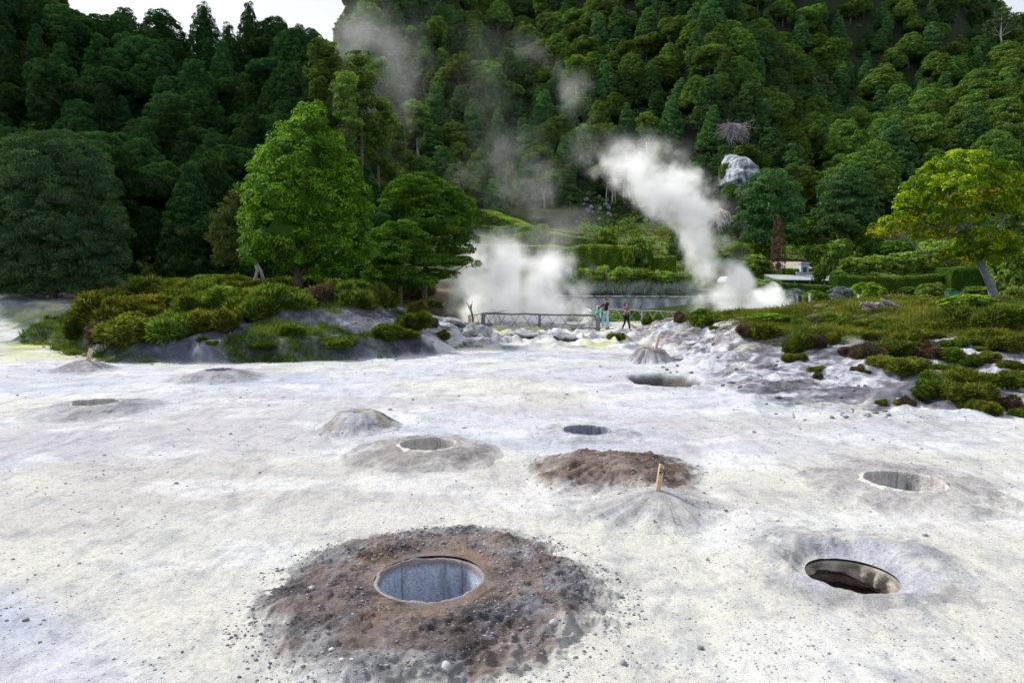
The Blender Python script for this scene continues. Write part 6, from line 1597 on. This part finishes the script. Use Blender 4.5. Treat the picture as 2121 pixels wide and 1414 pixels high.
def pose(**k):
    J = dict(pelvis=(0, 0, .93), waist=(0, .0, 1.08), chest=(0, .01, 1.30), neck=(0, .0, 1.46), jaw=(0, -.02, 1.555), head=(0, -.01, 1.63), crown=(0, .005, 1.69), nose=(0, -.105, 1.61),
             shL=(.175, .01, 1.40), shR=(-.175, .01, 1.40), elL=(.23, .04, 1.13), elR=(-.23, .04, 1.13), wrL=(.24, -.03, .89), wrR=(-.24, -.03, .89), paL=(.24, -.06, .81), paR=(-.24, -.06, .81),
             hipL=(.10, 0, .88), hipR=(-.10, 0, .88), knL=(.11, -.03, .49), knR=(-.11, -.03, .49), anL=(.11, .02, .08), anR=(-.11, .02, .08), toL=(.12, -.15, .035), toR=(-.12, -.15, .035))
    J.update(k); return J
x, y, z = hit(1255, 681)
PX, PY, PZ = x, y, z
person('person in long black top and aqua trousers, maroon sleeved arm reaching to the fence', x, y, z, math.radians(-72), 1.84,
       pose(neck=(0, -.03, 1.46), jaw=(0, -.09, 1.53), head=(0, -.09, 1.60), crown=(0, -.07, 1.665), nose=(0, -.185, 1.565),
            elR=(-.22, -.20, 1.22), wrR=(-.20, -.42, 1.08), paR=(-.19, -.49, 1.03), elL=(.23, .06, 1.14), wrL=(.24, -.02, .90), paL=(.24, -.05, .82),
            knL=(.12, .02, .49), anL=(.12, .12, .08), toL=(.12, -.05, .035), knR=(-.12, -.12, .50), anR=(-.12, -.14, .08), toR=(-.13, -.31, .035)),
       plain('black_cloth', (.012, .012, .015)), True, plain('aqua_cloth', (.42, .72, .74)), plain('black_shoe', (.02, .02, .025), .5), plain('dark_hair', (.03, .02, .016), .6), False,
       sleeve=plain('maroon_cloth', (.13, .035, .035)))
x2, y2, z2 = hit(1296, 686)
person('woman with long dark hair, purple grey sleeveless top and black leggings, hands near her face', x2, y2, z2, math.radians(52), 1.58,
       pose(elL=(.24, -.14, 1.16), wrL=(.07, -.22, 1.36), paL=(.03, -.19, 1.44), elR=(-.22, -.10, 1.14), wrR=(-.02, -.25, 1.22), paR=(.05, -.25, 1.27),
            knL=(.09, -.16, .50), anL=(.06, -.24, .10), toL=(.06, -.40, .05), knR=(-.09, .02, .49), anR=(-.10, .22, .10), toR=(-.10, .06, .035), jaw=(0, -.04, 1.55), nose=(0, -.115, 1.60)),
       plain('purple_cloth', (.17, .13, .19)), False, plain('black_leggings', (.012, .012, .014)), plain('grey_shoe', (.12, .11, .11)), plain('brown_hair', (.045, .022, .015), .6), True)
# carrier bag held in front
e = empty('bag', (PX - .50, PY - .22, PZ + .62)); mb = MB(); ellipsoid(mb, (0, 0, .15), (.19, .12, .25), 14, 18, .12, 3); mb.build('sack', plain('green_plastic_bag', (.02, .42, .12), .4), e, smooth=True)
mb = MB(); ellipsoid(mb, (.12, -.05, .15), (.085, .10, .17), 10, 14, .15, 4); mb.build('printed_side', plain('white_plastic', (.75, .75, .78), .4), e, smooth=True)
mb = MB(); tube(mb, [(-.06, 0, .36), (-.03, 0, .48), (.03, 0, .48), (.06, 0, .36)], .012, 5); mb.build('handle', plain('green_handle', (.02, .36, .10), .4), e)
tag(e, 'bright green and white plastic bag held by the person in black', 'bag')
# a walker behind the terrace, only the head shows
x3, y3, z3 = at(1598, 660, 44).x, 44.0, 0
zt = at(1598, 641, 44).z
person('person behind the heath terrace in the steam, only the ruddy bald head showing', x3, y3, zt - 1.70, math.radians(-30), 1.75, pose(), plain('dark_green_cloth', (.03, .05, .03)), False, plain('blue_jeans', (.05, .07, .12)), plain('brown_shoe', (.08, .05, .03)), plain('thin_hair', (.45, .28, .22)), False)

# ------------------------------------------------------------------ steam
def fcurve(nt, fac, pts):
    n = nd(nt, 'ShaderNodeFloatCurve'); c = n.mapping.curves[0]
    n.mapping.use_clip = False
    while len(c.points) > 2: c.points.remove(c.points[1])
    c.points[0].location = pts[0]; c.points[-1].location = pts[-1]
    for p in pts[1:-1]: c.points.new(*p)
    n.mapping.update(); lk(nt, fac, n.inputs['Value']); return n.outputs[0]
def steam(label, axis, dens, nscale=.35, warp=.9, seed=0, thr=.50, ysq=.8, color=(.995, .997, 1.0), soft=2.2, det=4):
    """axis: (u, v, Y, radius_px, amount) from the vent upwards. Builds a snug closed hull and a density that follows its axis"""
    P = [at(a[0], a[1], a[2]) for a in axis]; R = [a[3] * a[2] / F for a in axis]; A = [a[4] for a in axis]
    z0 = P[0].z; z1 = P[-1].z; Hh = z1 - z0; base = Vector((P[0].x, P[0].y, z0))
    T = [(p.z - z0) / Hh for p in P]; xs = [p.x - base.x for p in P]; ys = [p.y - base.y for p in P]
    xm = max(max(abs(q) for q in xs), max(abs(q) for q in ys), .5) * 1.05; rm = max(R) * 1.05
    mb = MB(); n = 20; tt = np.linspace(-.04, 1.06, 26); th = np.arange(n) * 2 * PI / n; V = []
    for t in tt:
        q = np.clip(t, 0, 1); cx = np.interp(q, T, xs); cy = np.interp(q, T, ys); r = np.interp(q, T, R)
        cap = 1.40
        if t < 0: cap = 1.0
        if t > .97: cap = 1.40 * max(0.05, 1 - (t - .97) / .095)
        for a in th: V.append((cx + r * cap * math.cos(a), cy + r * cap * ysq * math.sin(a), t * Hh))
    mb.add(np.array(V), [grid_faces(26, n, True), np.arange(n)[::-1][None], (np.arange(n) + 25 * n)[None]])
    m, nt = newmat('steam'); tc = nd(nt, 'ShaderNodeTexCoord'); O = tc.outputs['Object']
    off = nd(nt, 'ShaderNodeMapping'); off.inputs['Location'].default_value = (seed * 3.1, seed * 1.7, seed); lk(nt, O, off.inputs[0])
    wn = nd(nt, 'ShaderNodeTexNoise'); wn.inputs['Scale'].default_value = nscale * .55; wn.inputs['Detail'].default_value = 2; lk(nt, off.outputs[0], wn.inputs['Vector'])
    vm = nd(nt, 'ShaderNodeVectorMath', operation='SUBTRACT'); lk(nt, wn.outputs['Color'], vm.inputs[0]); vm.inputs[1].default_value = (.5, .5, .5)
    vs = nd(nt, 'ShaderNodeVectorMath', operation='SCALE'); lk(nt, vm.outputs[0], vs.inputs[0]); vs.inputs['Scale'].default_value = warp * rm * 1.6
    va = nd(nt, 'ShaderNodeVectorMath', operation='ADD'); lk(nt, O, va.inputs[0]); lk(nt, vs.outputs[0], va.inputs[1])
    sx = nd(nt, 'ShaderNodeSeparateXYZ'); lk(nt, va.outputs[0], sx.inputs[0])
    sz = nd(nt, 'ShaderNodeSeparateXYZ'); lk(nt, O, sz.inputs[0])
    t = mth(nt, 'MULTIPLY', sx.outputs[2], 1 / Hh, clamp=True)
    cx = mth(nt, 'MULTIPLY_ADD', fcurve(nt, t, [(a, b / (2 * xm) + .5) for a, b in zip(T, xs)]), 2 * xm, -xm)
    cy = mth(nt, 'MULTIPLY_ADD', fcurve(nt, t, [(a, b / (2 * xm) + .5) for a, b in zip(T, ys)]), 2 * xm, -xm)
    r = mth(nt, 'MULTIPLY', fcurve(nt, t, [(a, b / rm) for a, b in zip(T, R)]), rm)
    am = fcurve(nt, t, [(a, b) for a, b in zip(T, A)])
    dx = mth(nt, 'DIVIDE', mth(nt, 'SUBTRACT', sx.outputs[0], cx), r); dy = mth(nt, 'DIVIDE', mth(nt, 'SUBTRACT', sx.outputs[1], cy), mth(nt, 'MULTIPLY', r, ysq))
    d = mth(nt, 'SQRT', mth(nt, 'ADD', mth(nt, 'MULTIPLY', dx, dx), mth(nt, 'MULTIPLY', dy, dy)))
    ns = nd(nt, 'ShaderNodeTexNoise'); ns.inputs['Scale'].default_value = nscale; ns.inputs['Detail'].default_value = det; ns.inputs['Roughness'].default_value = .6; lk(nt, off.outputs[0], ns.inputs['Vector'])
    body = mth(nt, 'SUBTRACT', .88, d)
    f = mth(nt, 'ADD', mth(nt, 'MULTIPLY', body, 1.15), mth(nt, 'MULTIPLY', mth(nt, 'SUBTRACT', ns.outputs[0], thr), 5.0))
    ud = nd(nt, 'ShaderNodeSeparateXYZ'); lk(nt, O, ud.inputs[0])
    # fade to nothing towards the hull and the top end
    ux = mth(nt, 'DIVIDE', mth(nt, 'SUBTRACT', ud.outputs[0], cx), r); uy = mth(nt, 'DIVIDE', mth(nt, 'SUBTRACT', ud.outputs[1], cy), mth(nt, 'MULTIPLY', r, ysq))
    du = mth(nt, 'SQRT', mth(nt, 'ADD', mth(nt, 'MULTIPLY', ux, ux), mth(nt, 'MULTIPLY', uy, uy)))
    hx = mth(nt, 'MULTIPLY_ADD', du, -1.7, 2.35, clamp=True)
    fade = mth(nt, 'MULTIPLY', hx, mth(nt, 'MULTIPLY', mth(nt, 'SUBTRACT', 1.02, mth(nt, 'MULTIPLY', sz.outputs[2], 1 / Hh)), 4.5, clamp=True))
    f = mth(nt, 'MULTIPLY', mth(nt, 'MULTIPLY', f, 2 / soft, clamp=True), fade)
    f = mth(nt, 'MULTIPLY', mth(nt, 'MULTIPLY', f, f), mth(nt, 'MULTIPLY', am, dens))
    pv = nd(nt, 'ShaderNodeVolumePrincipled'); pv.inputs['Color'].default_value = (*color, 1); pv.inputs['Anisotropy'].default_value = .0
    lk(nt, f, pv.inputs['Density']); o = nd(nt, 'ShaderNodeOutputMaterial'); lk(nt, pv.outputs[0], o.inputs['Volume'])
    ob = mb.build('steam', m); ob.location = base
    tag(ob, label, 'steam', kind='stuff'); return ob
STEAM = True
if STEAM:
    steam('thin white mist lying over the lower slope between the woods', [(1000, 470, 86, 230, .5), (1000, 380, 86, 300, .9), (990, 260, 86, 320, .8), (960, 120, 86, 300, .6), (940, -20, 86, 250, .4)], .024, .07, .5, 8, .50, ysq=.16)
    steam('dense white steam billowing from the fenced pond', [(1095, 684, 43.8, 130, 1.0), (1090, 650, 43.8, 150, 1.0), (1066, 610, 43.8, 158, .7), (1045, 570, 43.8, 150, .42), (1035, 530, 43.8, 130, .25), (1045, 460, 43.8, 100, .10)], 4.2, .50, 1.0, 1, .455, soft=3.0, det=8)
    steam('tall white steam column drifting up over the hedges', [(1575, 656, 48, 110, 1.0), (1560, 630, 48, 110, 1.0), (1515, 600, 48, 84, .8), (1475, 560, 48, 66, .7), (1450, 500, 48, 62, .65), (1420, 440, 48, 88, .5), (1375, 390, 48, 118, .42), (1320, 340, 48, 124, .34), (1310, 265, 48, 60, .15)], 4.2, .50, 1.0, 2, .445, soft=3.0, det=8)
    steam('faint high steam veil rising in front of the ridge', [(760, 420, 78, 50, .5), (770, 300, 78, 90, .5), (780, 200, 78, 110, .6), (775, 100, 78, 110, .9), (785, 30, 78, 105, .6), (800, -60, 78, 100, .4)], .07, .13, .9, 3, .47)
    steam('thin steam wisps over the middle of the wooded slope', [(1190, 330, 100, 60, .4), (1190, 260, 100, 70, .8), (1170, 220, 100, 80, 1.0), (1130, 160, 100, 80, .5), (1060, 60, 100, 100, .4)], .09, .16, .8, 4, .52)
    steam('small steam puff above the upper hedge', [(1100, 445, 90, 60, .4), (1088, 390, 90, 70, .8), (1060, 320, 90, 80, .4), (1010, 240, 90, 80, .2)], .08, .3, .7, 5, .48)
    steam('light steam drifting over the garden terraces', [(1110, 520, 58, 110, .6), (1130, 490, 58, 120, .8), (1150, 455, 58, 110, .5), (1190, 420, 58, 80, .2)], .09, .26, .8, 6, .50)
    steam('small steam wisp beside the pale trees at the wood edge', [(945, 390, 85, 50, .3), (950, 350, 85, 50, .8), (940, 320, 85, 40, .3)], .06, .2, .8, 7, .48)

# ------------------------------------------------------------------ haze, light, camera
def haze():
    mb = MB(); lo = (-620, -40, -7.0); hi = (620, 700, 240)
    box(mb, [(a + b) / 2 for a, b in zip(lo, hi)], [b - a for a, b in zip(lo, hi)])
    m, nt = newmat('haze'); pv = nd(nt, 'ShaderNodeVolumePrincipled'); pv.inputs['Color'].default_value = (.80, .88, 1, 1); pv.inputs['Density'].default_value = HAZE
    o = nd(nt, 'ShaderNodeOutputMaterial'); lk(nt, pv.outputs[0], o.inputs['Volume'])
    tag(mb.build('haze', m), 'pale blue air over the whole valley', 'haze', kind='stuff')
HAZE = 0
if HAZE: haze()

SUN = Vector((-.62, .42, .68)).normalized()
W = bpy.data.worlds.new('World'); SC.world = W; W.use_nodes = True; nt = W.node_tree; nt.nodes.clear()
sky = nd(nt, 'ShaderNodeTexSky', sky_type='NISHITA'); sky.sun_disc = False; sky.sun_elevation = math.asin(SUN.z); sky.sun_rotation = math.atan2(SUN.x, SUN.y) % (2 * PI)
sky.dust_density = 2.5; sky.air_density = 1.0
tc = nd(nt, 'ShaderNodeTexCoord'); cn = nd(nt, 'ShaderNodeTexNoise'); cn.inputs['Scale'].default_value = 3.0; cn.inputs['Detail'].default_value = 5; lk(nt, tc.outputs['Generated'], cn.inputs['Vector'])
cf = ramp(nt, cn.outputs[0], [(.25, (.45, .45, .45)), (.6, (.75, .75, .75))]).outputs[0]
col = mixrgb(nt, cf, sky.outputs[0], (10.5, 10.8, 11.4))
bg = nd(nt, 'ShaderNodeBackground'); lk(nt, col, bg.inputs[0]); bg.inputs[1].default_value = .08
o = nd(nt, 'ShaderNodeOutputWorld'); lk(nt, bg.outputs[0], o.inputs[0])
L = bpy.data.lights.new('sun', 'SUN'); L.energy = 4.4; L.angle = math.radians(5); L.color = (1.0, .955, .89)
so = bpy.data.objects.new('sun', L); COL.objects.link(so); so.rotation_euler = SUN.to_track_quat('Z', 'Y').to_euler(); so.location = (-20, 20, 40)
cam = bpy.data.cameras.new('camera'); cam.sensor_width = 36; cam.lens = 24; cam.clip_end = 3000; cam.clip_start = .1
co = bpy.data.objects.new('camera', cam); COL.objects.link(co); co.location = (0, 0, CAMZ); co.rotation_euler = (PI / 2 - PITCH, 0, 0); SC.camera = co

# remove prototypes that were never placed
for p in list(PROTO.values()) + [b for v in list(BP.values()) + list(LOW.values()) for b in v]:
    if p.location.z < -400:
        for c in list(p.children): bpy.data.objects.remove(c)
        bpy.data.objects.remove(p)
vs = SC.view_settings; vs.view_transform = 'Standard'; vs.look = 'None'; vs.exposure = .45; vs.gamma = 1; vs.use_curve_mapping = False
cy = SC.cycles; cy.max_bounces = 16; cy.diffuse_bounces = 3; cy.glossy_bounces = 1; cy.transmission_bounces = 3; cy.volume_bounces = 14; cy.transparent_max_bounces = 8
cy.use_denoising = True; cy.denoiser = 'OPENIMAGEDENOISE'; cy.denoising_input_passes = 'RGB_ALBEDO_NORMAL'; cy.denoising_prefilter = 'ACCURATE'; cy.use_adaptive_sampling = True; cy.adaptive_threshold = .012; cy.volume_step_rate = 1.0; cy.volume_max_steps = 160
cy.sample_clamp_indirect = 4.0; cy.caustics_reflective = False; cy.caustics_refractive = False
